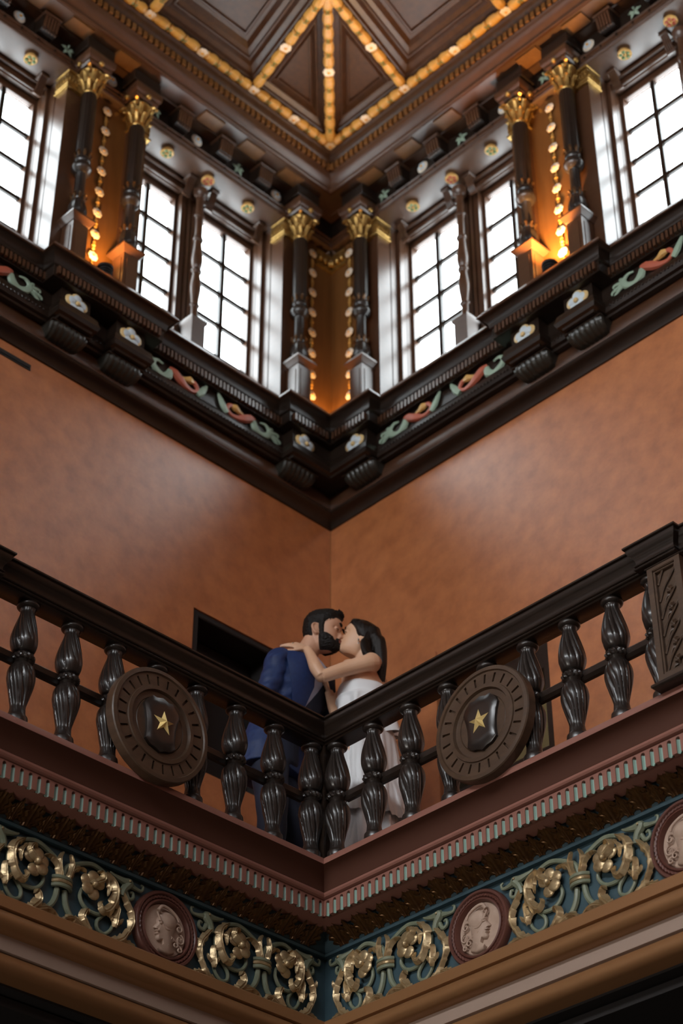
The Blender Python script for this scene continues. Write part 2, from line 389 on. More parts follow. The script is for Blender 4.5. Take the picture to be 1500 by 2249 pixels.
    P = [(-0.40, -0.945)]+arc(-0.300, -0.930, -0.275, -0.862, 0.020, 8)+[(-0.33, -0.855)]
    struct(mould(MB(), side, P).build(nm(11), M['tan']), 'lower rounded tan moulding, %s side' % sd)
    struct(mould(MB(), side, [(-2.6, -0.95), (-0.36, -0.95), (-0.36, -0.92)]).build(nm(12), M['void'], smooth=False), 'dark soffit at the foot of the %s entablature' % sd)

    # ------------------------------------------------------------------ clerestory cornice (above the terracotta wall)
    P = [(GW-0.02, 3.318)]+arc(GW+0.012, 3.322, -1.30, 3.372, -0.012, 5)+[(-1.292, 3.378), (-1.286, 3.390), (-1.292, 3.402), (-1.305, 3.410)]
    struct(mould(MB(), side, P).build(nm(13), M['dark_wood']), 'dark bottom moulding of the %s cornice' % sd)
    P = [(-1.305, 3.408), (-1.302, 3.412), (-1.302, 3.516), (-1.31, 3.53)]
    struct(mould(MB(), side, P).build(nm(14), M['mid_wood']), 'glossy brown band in the %s cornice' % sd)
    blocks = [0.455, 0.86, 2.23, 2.64]
    br = [(-0.855, 0.0)]
    for b in blocks: br += [(b-0.105, 0.10), (b+0.105, 0.0)]
    P = [(-1.45, 3.520), (-1.31, 3.518), (-1.262, 3.512), (-1.256, 3.524), (-1.236, 3.530), (-1.225, 3.555), (-1.235, 3.585), (-1.238, 3.612), (-1.246, 3.622), (-1.42, 3.626)]
    bm = mould(MB(), side, P, n0=-1.27, breaks=br, e0=0.10).build(nm(15), M['dark_wood']); struct(bm, 'beaded dark moulding stepping round the rose blocks, %s side' % sd)
    mbb = MB()
    for k in range(130):
        s = -0.80+k*0.026
        if any(b-0.16 < s < b+0.17 for b in blocks): continue
        l = wp(side, s, -1.224, 3.556); mbb.sphere(l, 0.0075, 6, 4)
    tag(mbb.build('bead_row', M['dark_wood'], bm), kind='stuff')
    struct(mould(MB(), side, [(-1.27, 3.60), (-1.27, 3.78)], n0=-1.27, breaks=[(-0.855, 0.0)]+[q for b in blocks for q in ((b-0.105, 0.09), (b+0.105, 0.0))], e0=0.09).build(nm(16), M['dark_wood'], smooth=False), 'dark frieze with projecting rose blocks, %s side' % sd)
    cb = [(-0.923, 0.0), (0.379, 0.10), (0.93, 0.0), (2.229, 0.10), (2.78, 0.0)]
    P = [(-1.46, 3.757), (-1.236, 3.755), (-1.236, 3.832), (-1.225, 3.838)]+arc(-1.222, 3.842, -1.19, 3.908, -0.010, 6)+[(-1.178, 3.914), (-1.17, 3.920)]
    cr = mould(MB(), side, P, n0=-1.37, breaks=cb, e0=0.10).build(nm(17), M['dark_wood']); struct(cr, 'dark crown moulding under the %s clerestory sill' % sd)
    mbd = MB()
    def dent(s, n): mbd.box(*(lambda a, b: (min(a[0], b[0]), max(a[0], b[0]), min(a[1], b[1]), max(a[1], b[1])))(wp(side, s, n, 0), wp(side, s+0.017, n+0.024, 0)), 3.768, 3.822)
    s = -1.10
    while s < 2.7:
        e = 0.0
        if s < -0.80: e = 0.10
        if 0.255 < s < 1.055 or s > 2.10: e = 0.10
        dent(s, -1.237+e); s += 0.030
    tag(mbd.build('dentil_row', M['mid_wood'], cr), kind='stuff')
    P = [(-1.19, 3.912), (-1.173, 3.914), (-1.168, 3.919), (-1.202, 3.974), (-1.75, 3.974)]
    struct(mould(MB(), side, P, n0=-1.37, breaks=cb, e0=0.10).build(nm(18), M['mid_wood']), 'clerestory sill ledge on the %s side' % sd)

    # ------------------------------------------------------------------ clerestory wall with windows
    bays = [(-0.88, 0.34), (0.99, 2.21)]
    WN = -1.62
    mbw = MB()
    def wbox(s0, s1, n0, n1, z0, z1, b=0.0, m=None):
        m = m or mbw; a, c = wp(side, s0, n0, 0), wp(side, s1, n1, 0)
        m.box(min(a[0], c[0]), max(a[0], c[0]), min(a[1], c[1]), max(a[1], c[1]), z0, z1, b)
    # wall pieces between and above the windows
    for s0, s1 in ((-1.9, -0.88), (0.34, 0.99), (2.21, 4.2)): wbox(s0, s1, -1.69, -1.50, 3.9, 6.4)
    for s0, s1 in bays:
        wbox(s0, s1, -1.69, WN, 3.9, 4.14); wbox(s0, s1, -1.69, WN, 5.66, 6.4)
        c = (s0+s1)/2; wbox(c-0.075, c+0.075, -1.69, WN, 4.14, 5.66)
    struct(mbw.build('wall_clerestory_'+sd, M['mid_wood'], smooth=False), 'brown wood clerestory wall of the %s side' % sd)
    wbox(4.2, 13.4, -1.80, -1.37, -1.0, 6.6, 0, mbx := MB())
    struct(mbx.build('wall_beyond_'+sd, M['terracotta'], smooth=False), 'rest of the %s wall beyond the frame' % sd)
    # piers and niches
    def sroot(k, label):
        o = bpy.data.objects.new(nm(k), None); COL.objects.link(o); return struct(o, label)
    rt = sroot(19, 'brown panelling of the niches between the columns, %s side' % sd)
    for s0, s1 in ((0.355, 0.975), (-1.75, -1.06), (2.21, 2.9)):
        wbox(s0, s1, -1.52, -1.37, 3.96, 5.80, 0, mbn := MB()); mbn.build('niche_panel', M['niche_wood'], rt, smooth=False)
    rt = sroot(20, 'wood piers flanking the %s clerestory windows' % sd)
    for a, sg in ((-0.88, -1), (0.34, 1), (0.99, -1), (2.21, 1)):
        mbp = MB(); e = a+0.14*sg; wbox(min(a, e), max(a, e), -1.45, -1.335, 3.968, 5.74, 0.004, mbp); mbp.build('pier', M['mid_wood'], rt); mbp = MB()
        a2 = a-0.012*sg*0; e = a+0.10*sg; wbox(min(a2, e), max(a2, e), -1.50, -1.46, 3.968, 5.74, 0.004, mbp); mbp.build('inner_pier', M['mid_wood'], rt); mbp = MB()
        a3 = a-0.025*sg; wbox(min(a, a3), max(a, a3), -1.60, -1.525, 3.968, 5.70, 0.006, mbp); mbp.build('jamb_strip', M['mid_wood'], rt)
    rt = sroot(21, 'gilded ornamental caps of the %s piers' % sd)
    for a, sg in ((-0.88, -1), (0.34, 1), (0.99, -1), (2.21, 1)):
        mbc = MB(); e = a+0.145*sg; a1 = a-0.012*sg
        wbox(min(a1, e), max(a1, e), -1.45, -1.318, 5.60, 5.70, 0.006, mbc)
        for zz in (5.565, 5.705): wbox(min(a1, e)-0.006, max(a1, e)+0.006, -1.45, -1.308, zz, zz+0.018, 0.004, mbc)
        for k in range(7):
            q = wp(side, min(a1, e)+0.012+k*0.022, -1.314, 5.65); mbc.sphere(q, 0.010, 6, 5, (1, 1, 2.6))
        for k in range(5):
            q = wp(side, a1-0.002*sg, -1.335-k*0.024, 5.65); mbc.sphere(q, 0.010, 6, 5, (1, 1, 2.6))
        mbc.build('pier_cap', M['gold_cap'], rt)
    # windows: two casements per bay, 2 x 5 panes each
    wi = 0
    for bi, (s0, s1) in enumerate(bays):
        c = (s0+s1)/2
        for (a, b) in ((s0+0.005, c-0.075), (c+0.075, s1-0.005)):
            if a > 2.0: continue
            wi += 1
            wo = bpy.data.objects.new('window_%d' % (wi+si*5), None); COL.objects.link(wo)
            l, r = place(side, (a+b)/2, -1.65, 4.14); wo.location = l; wo.rotation_euler = (0, 0, r)
            struct(wo, '%s clerestory casement of ten white panes on the %s wall' % (ORD[wi-1], sd))
            hw = (b-a)/2; H = 1.52
            for x0, x1, z0, z1 in ((-hw, -hw+0.045, 0, H), (hw-0.045, hw, 0, H), (-hw+0.045, hw-0.045, H-0.06, H), (-hw+0.045, hw-0.045, 0, 0.06)):
                MB().box(x0, x1, -0.03, 0.03, z0, z1, 0.008).build('frame', M['mid_wood'], wo)
            gx0, gx1, gz0, gz1 = -hw+0.045, hw-0.045, 0.06, H-0.06
            MB().box(-0.016, 0.016, -0.016, 0.014, gz0, gz1, 0.004).build('glazing_bar', M['dark_wood'], wo)
            rz = (gz1-gz0)/5
            for k in range(1, 5): MB().box(gx0, gx1, -0.013, 0.013, gz0+k*rz-0.016, gz0+k*rz+0.016, 0.004).build('glazing_bar', M['dark_wood'], wo)
            for k in range(5):
                for x0, x1 in ((gx0, -0.012), (0.012, gx1)):
                    MB().box(x0, x1, -0.002, 0.002, gz0+k*rz+0.008, gz0+(k+1)*rz-0.008).build('pane', M['glass'], wo, smooth=False)
            # stepped architrave round the casement
            mba = MB()
            for x0, x1, z0, z1 in ((-hw, -hw+0.022, 0, H+0.03), (hw-0.022, hw, 0, H+0.03), (-hw+0.022, hw-0.022, H-0.01, H+0.03)):
                mba.box(x0, x1, -0.075, -0.03, z0, z1, 0.009)
            mba.build('architrave', M['mid_wood'], wo)
    # head boards, soffit of the beam
    rt = sroot(22, 'moulded heads and mullions of the %s windows' % sd)
    for s0, s1 in bays:
        wbox(s0, s1, -1.62, -1.56, 5.66, 5.735, 0.006, mbh := MB()); mbh.build('head_board', M['mid_wood'], rt); wbox(s0, s1, -1.62, -1.53, 5.700, 5.728, 0.006, mbh := MB()); mbh.build('head_moulding', M['mid_wood'], rt)
        c = (s0+s1)/2
        for q in (-0.075, -0.035, 0.005, 0.045): wbox(c+q, c+q+0.028, -1.66, -1.585, 3.968, 5.68, 0.008, mbh := MB()); mbh.build('mullion', M['mid_wood'], rt)
    mbs = MB()
    P = [(-1.62, 5.748), (-1.57, 5.748), (-1.56, 5.732), (-1.50, 5.728), (-1.33, 5.728), (-1.318, 5.732), (-1.312, 5.745), (-1.318, 5.758), (-1.308, 5.766), (-1.308, 5.792), (-1.30, 5.80), (-1.34, 5.81)]
    bmn = mould(mbs, side, P, s1=4.2, s0=-1.32).build(nm(23), M['mid_wood']); struct(bmn, 'varnished beam over the %s windows' % sd)
    mbk = MB()
    for k in range(28):
        s = -0.84+k*0.131; wbox(s, s+0.012, -1.312, -1.302, 5.766, 5.792, 0.002, mbk)
    mbk.build('peg_row', M['dark_wood'], bmn)['kind'] = 'stuff'
    struct(mould(MB(), side, [(-1.33, 5.80), (-1.33, 5.98)], s1=4.2).build(nm(24), M['dark_wood'], smooth=False), 'dark frieze of the upper entablature, %s side' % sd)
    # entablature blocks over the columns
    rt = sroot(25, 'dark entablature blocks above the %s columns' % sd)
    for s0, s1 in ((-1.19, -0.86), (0.36, 0.60), (0.745, 0.985), (2.23, 2.5)):
        mbe = MB()
        if s0 < -1: wbox(-1.07, -0.87, -1.34, -1.18, 5.862, 5.96, 0.004, mbe)
        else: wbox(s0+0.012, s1-0.012, -1.34, -1.18, 5.862, 5.96, 0.004, mbe)
        mbe.build('entablature_block', M['dark_wood'], rt)
    # corona, crown with dentils
    P = [(-1.34, 5.962), (-1.255, 5.962), (-1.25, 5.970), (-1.12, 5.970), (-1.115, 5.962), (-1.095, 5.957), (-1.088, 5.962), (-1.088, 5.985)]+arc(-1.082, 5.99, -1.035, 6.055, 0.012, 6)+[(-1.03, 6.062), (-1.042, 6.068), (-1.042, 6.135)]
    struct(mould(MB(), side, P, s1=4.2).build(nm(26), M['mid_wood']), 'upper corona moulding on the %s side' % sd)
    dt = struct(mould(MB(), side, [(-1.042, 6.066), (-1.040, 6.135), (-1.022, 6.142), (-1.006, 6.165), (-1.004, 6.20), (-0.99, 6.215), (-0.99, 6.25)], s1=4.2).build(nm(27), M['ceiling_wood']), 'dentilled bed moulding at the %s ceiling edge' % sd)
    mdt = MB(); mdt.box(-0.0145, 0.0145, -0.022, 0.004, 0, 0.058, 0.002); mdt_ = mdt.data('dentil', M['niche_wood'])
    s = -1.005
    while s < 2.4:
        l, r = place(side, s, -1.040, 6.072); inst('dentil', mdt_, dt, l, (0, 0, r)); s += 0.0472
    # soffit panels between the consoles
    for s in (-0.07, -0.435, 0.665, 1.05, 1.41, 1.78, -0.795):
        q = MB(); wbox(s-0.085, s+0.085, -1.235, -1.135, 5.955, 5.972, 0.0, q)
        o = q.build('soffit_panel', M['niche_wood'], bmn, smooth=False)
# ------------------------------------------------------------------ balustrade
def leaf_r(base, z0, z1, up, ph):
    """radius function: carved spiralling acanthus on a turned bulb; up=True -> leaves root at the bottom"""
    def fn(r, z, a):
        if z <= z0 or z >= z1: return r
        t = (z-z0)/(z1-z0); t = t if up else 1-t           # 0 at the wide rounded end
        env = sin(pi*min(1, max(0, t)))**0.6
        tw = a*3+ph+(t*2.6 if up else -t*2.6)
        leaf = abs(sin(tw/2*1.0))**0.7                       # three big leaves
        v_ = sin(a*6+ph*2+(t*5.5 if up else -t*5.5)+0.5*sin(a*3+t*4)); vein = (1-abs(v_))**3.0
        fine = sin(a*24+ph+(t*14 if up else -t*14)); return r*(1+env*(0.20*leaf-0.12)+env*(0.25+0.75*t)*(0.19*(0.22-vein)+0.018*fine))
    return fn
def bulb_prof(pts, sub=6): return [(p.x, p.y) for p in spline([Vector((r, z, 0)) for r, z in pts], sub)]
def make_baluster(side, s, n, label, group):
    t = thing('carved_baluster', side, s, n, 0.012, label, 'baluster', group)
    MB().lathe(bulb_prof([(0.0475, 0.0), (0.0485, 0.012), (0.047, 0.028), (0.040, 0.034), (0.037, 0.048)], 3), 28).build('base', M['baluster_wood'], t)
    pr = bulb_prof([(0.037, 0.046), (0.034, 0.062), (0.033, 0.085), (0.043, 0.135), (0.054, 0.185), (0.0585, 0.225), (0.053, 0.262), (0.037, 0.287), (0.030, 0.293)], 6)
    MB().lathe(pr, 132, fn=leaf_r(0, 0.05, 0.291, False, 0.4)).build('lower_bulb', M['baluster_wood'], t)
    ring = []
    MB().lathe([(0.030, 0.287)]+[(0.040+0.0105*cos(a), 0.3175-0.0 + 0.016*sin(a)) for a in [-pi/2+pi*i/8 for i in range(9)]]+[(0.030, 0.346)], 60,
               fn=lambda r, z, a: r+(0.004*sin(a*14+z*170) if r > 0.041 else 0)).build('rope_ring', M['baluster_wood'], t)
    pr = bulb_prof([(0.030, 0.341), (0.046, 0.352), (0.057, 0.385), (0.0575, 0.415), (0.050, 0.460), (0.039, 0.510), (0.0315, 0.545), (0.034, 0.565), (0.041, 0.575)], 6)
    MB().lathe(pr, 132, fn=leaf_r(0, 0.343, 0.566, True, 1.1)).build('upper_bulb', M['baluster_wood'], t)
    MB().lathe(bulb_prof([(0.036, 0.568), (0.047, 0.576), (0.050, 0.584), (0.047, 0.594)], 3), 28).build('cap', M['baluster_wood'], t)
    return t
b0 = None
for side in 'RL':
    for k in range(9):
        s = 0.037+0.2400*k
        lab = 'dark carved baluster, %s on the %s balustrade' % (ORD[k], SIDE[side])
        if k == 8: lab = 'dark carved baluster half hidden behind the %s newel' % SIDE[side]
        if side == 'L' and k == 8: continue
        if k == 8: s = 1.935
        if b0 is None:
            b0 = make_baluster(side, s, -0.05, lab, 'carved balusters of the balustrade'); index_kids(b0)
        else:
            c = dup(b0, side, s, -0.05, 0.012, lab)
            c.rotation_euler = (0, 0, c.rotation_euler[2])
for side in 'RL':
    sd = SIDE[side]
    hr = thing('handrail', side, 0, 0, 0, 'dark moulded handrail along the %s balustrade' % sd, 'handrail')
    def pbuild(prof, name, m, s1=6.8, breaks=(), n0=-0.045):
        mb = mould(MB(), side, prof, s1=s1, n0=n0, breaks=breaks)
        # to local coordinates of the handrail root
        l, r = place(side, 0, 0, 0)
        if side == 'L': mb.v = [(y, -x, z) for x, y, z in mb.v]
        return mb.build(name, m, hr)
    BR = [(1.972, 0.035), (2.078, 0.0)]
    P = [(0.018, 0.719), (0.036, 0.720), (0.040, 0.723), (0.040, 0.731), (0.036, 0.734), (-0.126, 0.734), (-0.130, 0.730), (-0.130, 0.722), (-0.12, 0.719)]
    pbuild(P, 'top_board', M['dark_wood'], breaks=BR)
    P = [(-0.005, 0.640)]+arc(0.002, 0.645, 0.014, 0.680, -0.004, 5)+arc(0.015, 0.682, 0.030, 0.719, 0.005, 5)
    pbuild(P, 'ogee_moulding', M['dark_wood'], breaks=BR)
    P = [(-0.02, 0.612)]+arc(0.004, 0.613, 0.004, 0.628, 0.008, 6)+[(0.002, 0.630)]+arc(0.006, 0.632, 0.005, 0.640, 0.005, 4)+[(-0.01, 0.642)]
    pbuild(P, 'bead', M['dark_wood'], breaks=BR)
    P = [(-0.13, 0.722), (-0.10, 0.64), (-0.098, 0.612), (-0.09, 0.606), (-0.004, 0.606), (0.002, 0.612)]
    pbuild(P, 'underside', M['dark_wood'])
    rd = thing('mid_rail', side, 0.06, -0.05, 0.330, 'dark horizontal rod threading the %s balusters at mid height' % sd, 'rail')
    xa, xb = (0.0, 6.6) if side == 'R' else (-6.6, 0.0)
    MB().box(xa, xb, 0.006, 0.052, -0.026, 0.026, 0.013).build('rod', M['dark_wood'], rd)
post = bpy.data.objects.new('corner_post', None); COL.objects.link(post); post.location = (-0.020, 0.020, 0.012)
tag(post, 'slim dark square post in the corner where both balustrades meet', 'post')
MB().box(-0.02, 0.02, -0.02, 0.02, 0.0, 0.594, 0.003).build('shaft', M['dark_wood'], post)
MB().box(0.012, 0.024, -0.024, -0.012, 0.0, 0.594, 0.003).build('edge_bead', M['dark_wood'], post)

# ------------------------------------------------------------------ star roundels
def make_roundel(side, flip):
    sd = SIDE[side]
    t = thing('star_roundel', side, 1.03, 0.012, 0.262, 'round wooden shield disc with a gold star on the %s balustrade' % sd, 'roundel', None)
    SEG = []
    for k in range(24):
        a = 2*pi*k/24+pi/24
        for d in (-0.07, -0.026, -0.0255, 0.0255, 0.026, 0.07): SEG.append((a+d, abs(d) < 0.02555 and 1 or 0))
    rad = [(0.272, -0.012, 0), (0.272, 0.030, 0), (0.268, 0.036, 0), (0.250, 0.038, 0), (0.246, 0.030, 0), (0.236, 0.030, 0), (0.2355, 0.030, 1), (0.192, 0.030, 1), (0.1915, 0.030, 0), (0.186, 0.030, 0), (0.184, 0.037, 0), (0.166, 0.038, 0), (0.160, 0.024, 0), (0.134, 0.024, 0), (0.132, 0.020, 0), (0.128, 0.024, 0), (0.0005, 0.024, 0)]
    rings = []
    for r, h, sl in rad:
        rings.append([(r*cos(a), -(h-(0.012 if (sl and g) else 0)), r*sin(a)) for a, g in SEG])
    MB().ring_stack(rings, True, True, False).build('disc', M['disc_wood'], t, ang=25)
    MB().box(-0.05, 0.05, 0.012, 0.07, -0.03, 0.03, 0.005).build('bracket', M['dark_wood'], t)
    # shield with scooped top and flared sides
    half = [(0.0, 0.118), (0.030, 0.108), (0.052, 0.111), (0.066, 0.096), (0.080, 0.084), (0.090, 0.060), (0.080, 0.030), (0.072, -0.010), (0.070, -0.05), (0.074, -0.088), (0.048, -0.108), (0.025, -0.112), (0.0, -0.124)]
    poly = [(x, z) for x, z in reversed(half)]+[(-x, z) for x, z in half[1:-1]]
    poly = [(x*1.12, z*1.12) for x, z in poly]
    n = len(poly)
    rings = [[(x, -0.022, z) for x, z in poly], [(x, -0.038, z) for x, z in poly], [(x*0.93, -0.043, z*0.93) for x, z in poly], [(x*0.70, -0.050, z*0.72) for x, z in poly], [(x*0.55, -0.050, z*0.6) for x, z in poly]]
    MB().ring_stack(rings).build('shield', M['baluster_wood'], t, ang=30)
    R1, R2 = 0.060, 0.0225
    pts = []
    for k in range(10):
        r = R1 if k % 2 == 0 else R2; a = pi/2+k*pi/5; pts.append((r*cos(a), -0.051, r*sin(a)))
    vs = pts+[(0, -0.074, 0), (0, -0.050, 0)]
    mb = MB(); mb.add(vs, [((k+1) % 10, k, 10) for k in range(10)]+[(k, (k+1) % 10, 11) for k in range(10)])
    mb.build('star', M['star_gold'], t, smooth=False)['label'] = 'faceted gold five-pointed star'
    return t
for side in 'RL': make_roundel(side, side == 'L')

# ------------------------------------------------------------------ newels
for side in 'RL':
    sd = SIDE[side]; sg = 1 if side == 'R' else -1
    t = thing('newel_post', side, 2.055, -0.055, 0.012, 'square dark newel with a carved vine panel ending the %s balustrade' % sd, 'newel')
    MB().box(-0.11, 0.11, -0.11, 0.09, 0.0, 0.022, 0.006).build('plinth', M['dark_wood'], t)
    MB().box(-0.085, 0.085, -0.062, 0.07, 0.022, 0.60, 0.003).build('body', M['disc_wood'], t)
    fr = MB()
    for x0, x1, z0, z1 in ((-0.085, -0.058, 0.03, 0.60), (0.058, 0.085, 0.03, 0.60), (-0.058, 0.058, 0.03, 0.062), (-0.058, 0.058, 0.568, 0.60)): fr.box(x0, x1, -0.085, -0.06, z0, z1, 0.004)
    fr.build('panel_frame', M['disc_wood'], t)
    inn = MB()
    for x0, x1, z0, z1 in ((-0.058, -0.049, 0.062, 0.568), (0.049, 0.058, 0.062, 0.568), (-0.049, 0.049, 0.062, 0.071), (-0.049, 0.049, 0.559, 0.568)): inn.box(x0, x1, -0.078, -0.06, z0, z1, 0.003)
    inn.build('inner_moulding', M['disc_wood'], t)
    for k in range(6):
        z = 0.085+k*0.085
        if k < 6:
            st = MB(); st.tube(spline([(-0.047*sg, -0.066, z-0.01), (-0.02*sg, -0.069, z+0.045), (0.015*sg, -0.070, z+0.085), (0.047*sg, -0.066, min(0.556, z+0.13))], 4), 0.0052, 6); st.build('vine_stem', M['disc_wood'], t)
        if k < 5:
            c = (0.012*sg, z+0.022)
            fl = MB()
            for j, a in enumerate((20, 75, 130, 200, 290)):
                aa = radians(a); L = 0.026 if j < 3 else 0.020
                fl.tube([(c[0], -0.068, c[1]), (c[0]+L*0.55*cos(aa)*sg, -0.074, c[1]+L*0.55*sin(aa)), (c[0]+L*cos(aa)*sg, -0.067, c[1]+L*sin(aa))], [0.003, 0.0085, 0.0015], 6, (1, 0.8))
            fl.sphere((c[0], -0.070, c[1]), 0.008, 8, 5); fl.build('vine_flower', M['disc_wood'], t)
            le = MB()
            le.tube(spline([(c[0]-0.004*sg, -0.067, c[1]-0.02), (c[0]-0.02*sg, -0.07, c[1]-0.026), (c[0]-0.033*sg, -0.067, c[1]-0.046)], 4), [0.003, 0.005, 0.006, 0.006, 0.005, 0.004, 0.003, 0.002, 0.001], 6)
            le.build('vine_leaf', M['disc_wood'], t)
    MB().box(-0.095, 0.095, -0.088, 0.08, 0.585, 0.597, 0.004).build('necking', M['dark_wood'], t)

# ------------------------------------------------------------------ cornice ornaments: rose blocks' roses, gadrooned corbels, dragons
def rose_parts(t, R=0.076):
    mb = MB()
    for k in range(5):
        a = pi/2+2*pi*k/5; mb.sphere((0.60*R*cos(a), -0.006, 0.60*R*sin(a)), 0.50*R, 12, 7, (1, 0.36, 1))
    mb.build('outer_petals', M['rose_gold'], t)
    mb = MB()
    for k in range(5):
        a = pi/2+2*pi*(k)/5; mb.sphere((0.50*R*cos(a), -0.013, 0.53*R*sin(a)), 0.385*R, 12, 7, (1, 0.42, 1))
    mb.build('inner_petals', M['rose_blue'], t)
    MB().sphere((0, -0.024, 0), 0.22*R, 10, 6, (1, 0.7, 1)).build('eye', M['rose_gold'], t)
def rose(side, s, n, z, label, grp, R=0.076):
    t = thing('painted_rose', side, s, n, z, label, 'rose', grp); rose_parts(t, R); return t
def corbel(side, s, n, z, label):
    t = thing('gadrooned_corbel', side, s, n, z, label, 'corbel', 'gadrooned corbels under the rose blocks')
    mb = MB(); NU, NV = 49, 14; vs = []
    for j in range(NV+1):
        v = j/NV; a = v*pi*0.62
        for i in range(NU):
            u = -1+2*i/(NU-1)
            env = (1-abs(u)**6)**0.5 if abs(u) < 1 else 0
            lob = 1+0.07*(abs(sin(u*pi*3.5))-0.5)
            rr = 0.100*lob*(0.74+0.26*env)
            x = u*(0.132-0.030*v*v); y = 0.06-rr*cos(a*0.9)*1.1; zz = -rr*sin(a)*0.66
            vs.append((x, y, zz))
    mb.add(vs, [(j*NU+i, j*NU+i+1, (j+1)*NU+i+1, (j+1)*NU+i) for j in range(NV) for i in range(NU-1)])
    for e in (0, NU-1):
        mb.add([vs[j*NU+e] for j in range(NV+1)]+[(vs[e][0], 0.06, 0), (vs[NV*NU+e][0], 0.06, vs[NV*NU+e][2])], [tuple(range(NV+1))+(NV+2, NV+1) if e else tuple(reversed(tuple(range(NV+1))+(NV+2, NV+1)))])
    mb.build('lobed_body', M['slate'], t)
    MB().box(-0.135, 0.135, -0.055, 0.06, 0.0, 0.012, 0.004).build('top_slab', M['dark_wood'], t)
    return t
names3 = ['nearest the corner', 'first beyond the dragon pair', 'second beyond the dragon pair']
for side in 'RL':
    for k, s in enumerate((-0.955, 0.455, 0.86)):
        rose(side, s, -1.180, 3.672, 'pale blue and ochre carved rose %s on the %s cornice' % (names3[k], SIDE[side]), 'painted roses on the cornice')
        corbel(side, s, -1.245, 3.500, 'dark gadrooned corbel under the rose %s on the %s cornice' % (names3[k], SIDE[side]))
def dragon(side, s, flip, label):
    """head towards local -x unless flip; root at the bottom middle of the beast"""
    t = thing('painted_dragon', side, s, -1.268, 3.628, label, 'dragon relief', 'painted dragon reliefs on the cornice frieze')
    def tb(pts, rad, m, name, sq=(1, 0.6), seg=8):
        mb = MB(flip); p = spline([(x, -0.012, z) for x, z in pts], 5); mb.tube(p, lerp_list(rad, len(p)), seg, sq, up=(0, 1, 0)); return mb.build(name, m, t)
    # x: tail fans at +0.26, head at -0.10, wing leaf at -0.2
    tb([(0.07, 0.095), (0.03, 0.075), (-0.02, 0.045), (-0.07, 0.022), (-0.12, 0.02), (-0.155, 0.05), (-0.135, 0.085), (-0.10, 0.092)], [0.012, 0.030, 0.030, 0.019, 0.013, 0.013, 0.017, 0.014], M['dragon_red'], 'body', (0.8, 1))
    tb([(0.03, 0.070), (-0.01, 0.045), (-0.05, 0.028)], [0.004, 0.016, 0.004], M['dragon_yellow'], 'belly', (1.4, 0.8))
    tb([(-0.125, 0.088), (-0.09, 0.090), (-0.055, 0.078), (-0.02, 0.080)], [0.012, 0.027, 0.016, 0.004], M['dragon_yellow'], 'head', (0.8, 1))
    tb([(-0.07, 0.072), (-0.03, 0.06), (0.0, 0.062), (0.0, 0.075)], [0.006, 0.005, 0.005, 0.004], M['dragon_red'], 'tongue')
    tb([(-0.155, 0.015), (-0.185, 0.05), (-0.215, 0.10), (-0.235, 0.14)], [0.020, 0.026, 0.018, 0.002], M['dragon_green'], 'leaf_wing', (0.6, 1))
    tb([(0.06, 0.075), (0.075, 0.03), (0.12, 0.008), (0.17, 0.02), (0.20, 0.06), (0.165, 0.10), (0.12, 0.095)], [0.022, 0.030, 0.020, 0.024, 0.020, 0.012, 0.006], M['dragon_green'], 'tail', (0.6, 1))
    for k, (a, L) in enumerate(((55, 0.075), (25, 0.10), (0, 0.105), (-18, 0.09))):
        aa = radians(a); x0, z0 = 0.175, 0.035
        p = [(x0, z0), (x0+0.5*L*cos(aa), z0+0.5*L*sin(aa)+0.012), (x0+L*cos(aa), z0+L*sin(aa)), (x0+L*cos(aa)*1.02, z0+L*sin(aa)-0.018)]
        tb([(max(-9, x), max(0.004, z)) for x, z in p], [0.010, 0.014, 0.010, 0.006], M['dragon_green'], 'tail_leaf', (0.6, 1))
    return t
# in each bay two dragons face each other across its middle
for side in 'RL':
    sd = SIDE[side]
    L1 = 'painted dragon relief with green tail towards the corner, %s cornice' % sd
    L2 = 'painted dragon relief with green tail away from the corner, %s cornice' % sd
    L3 = 'painted dragon relief beyond the paired roses at the frame edge, %s cornice' % sd
    far = (side == 'L')
    dragon(side, -0.53, not far, L1); dragon(side, 0.02, far, L2); dragon(side, 1.33, not far, L3)

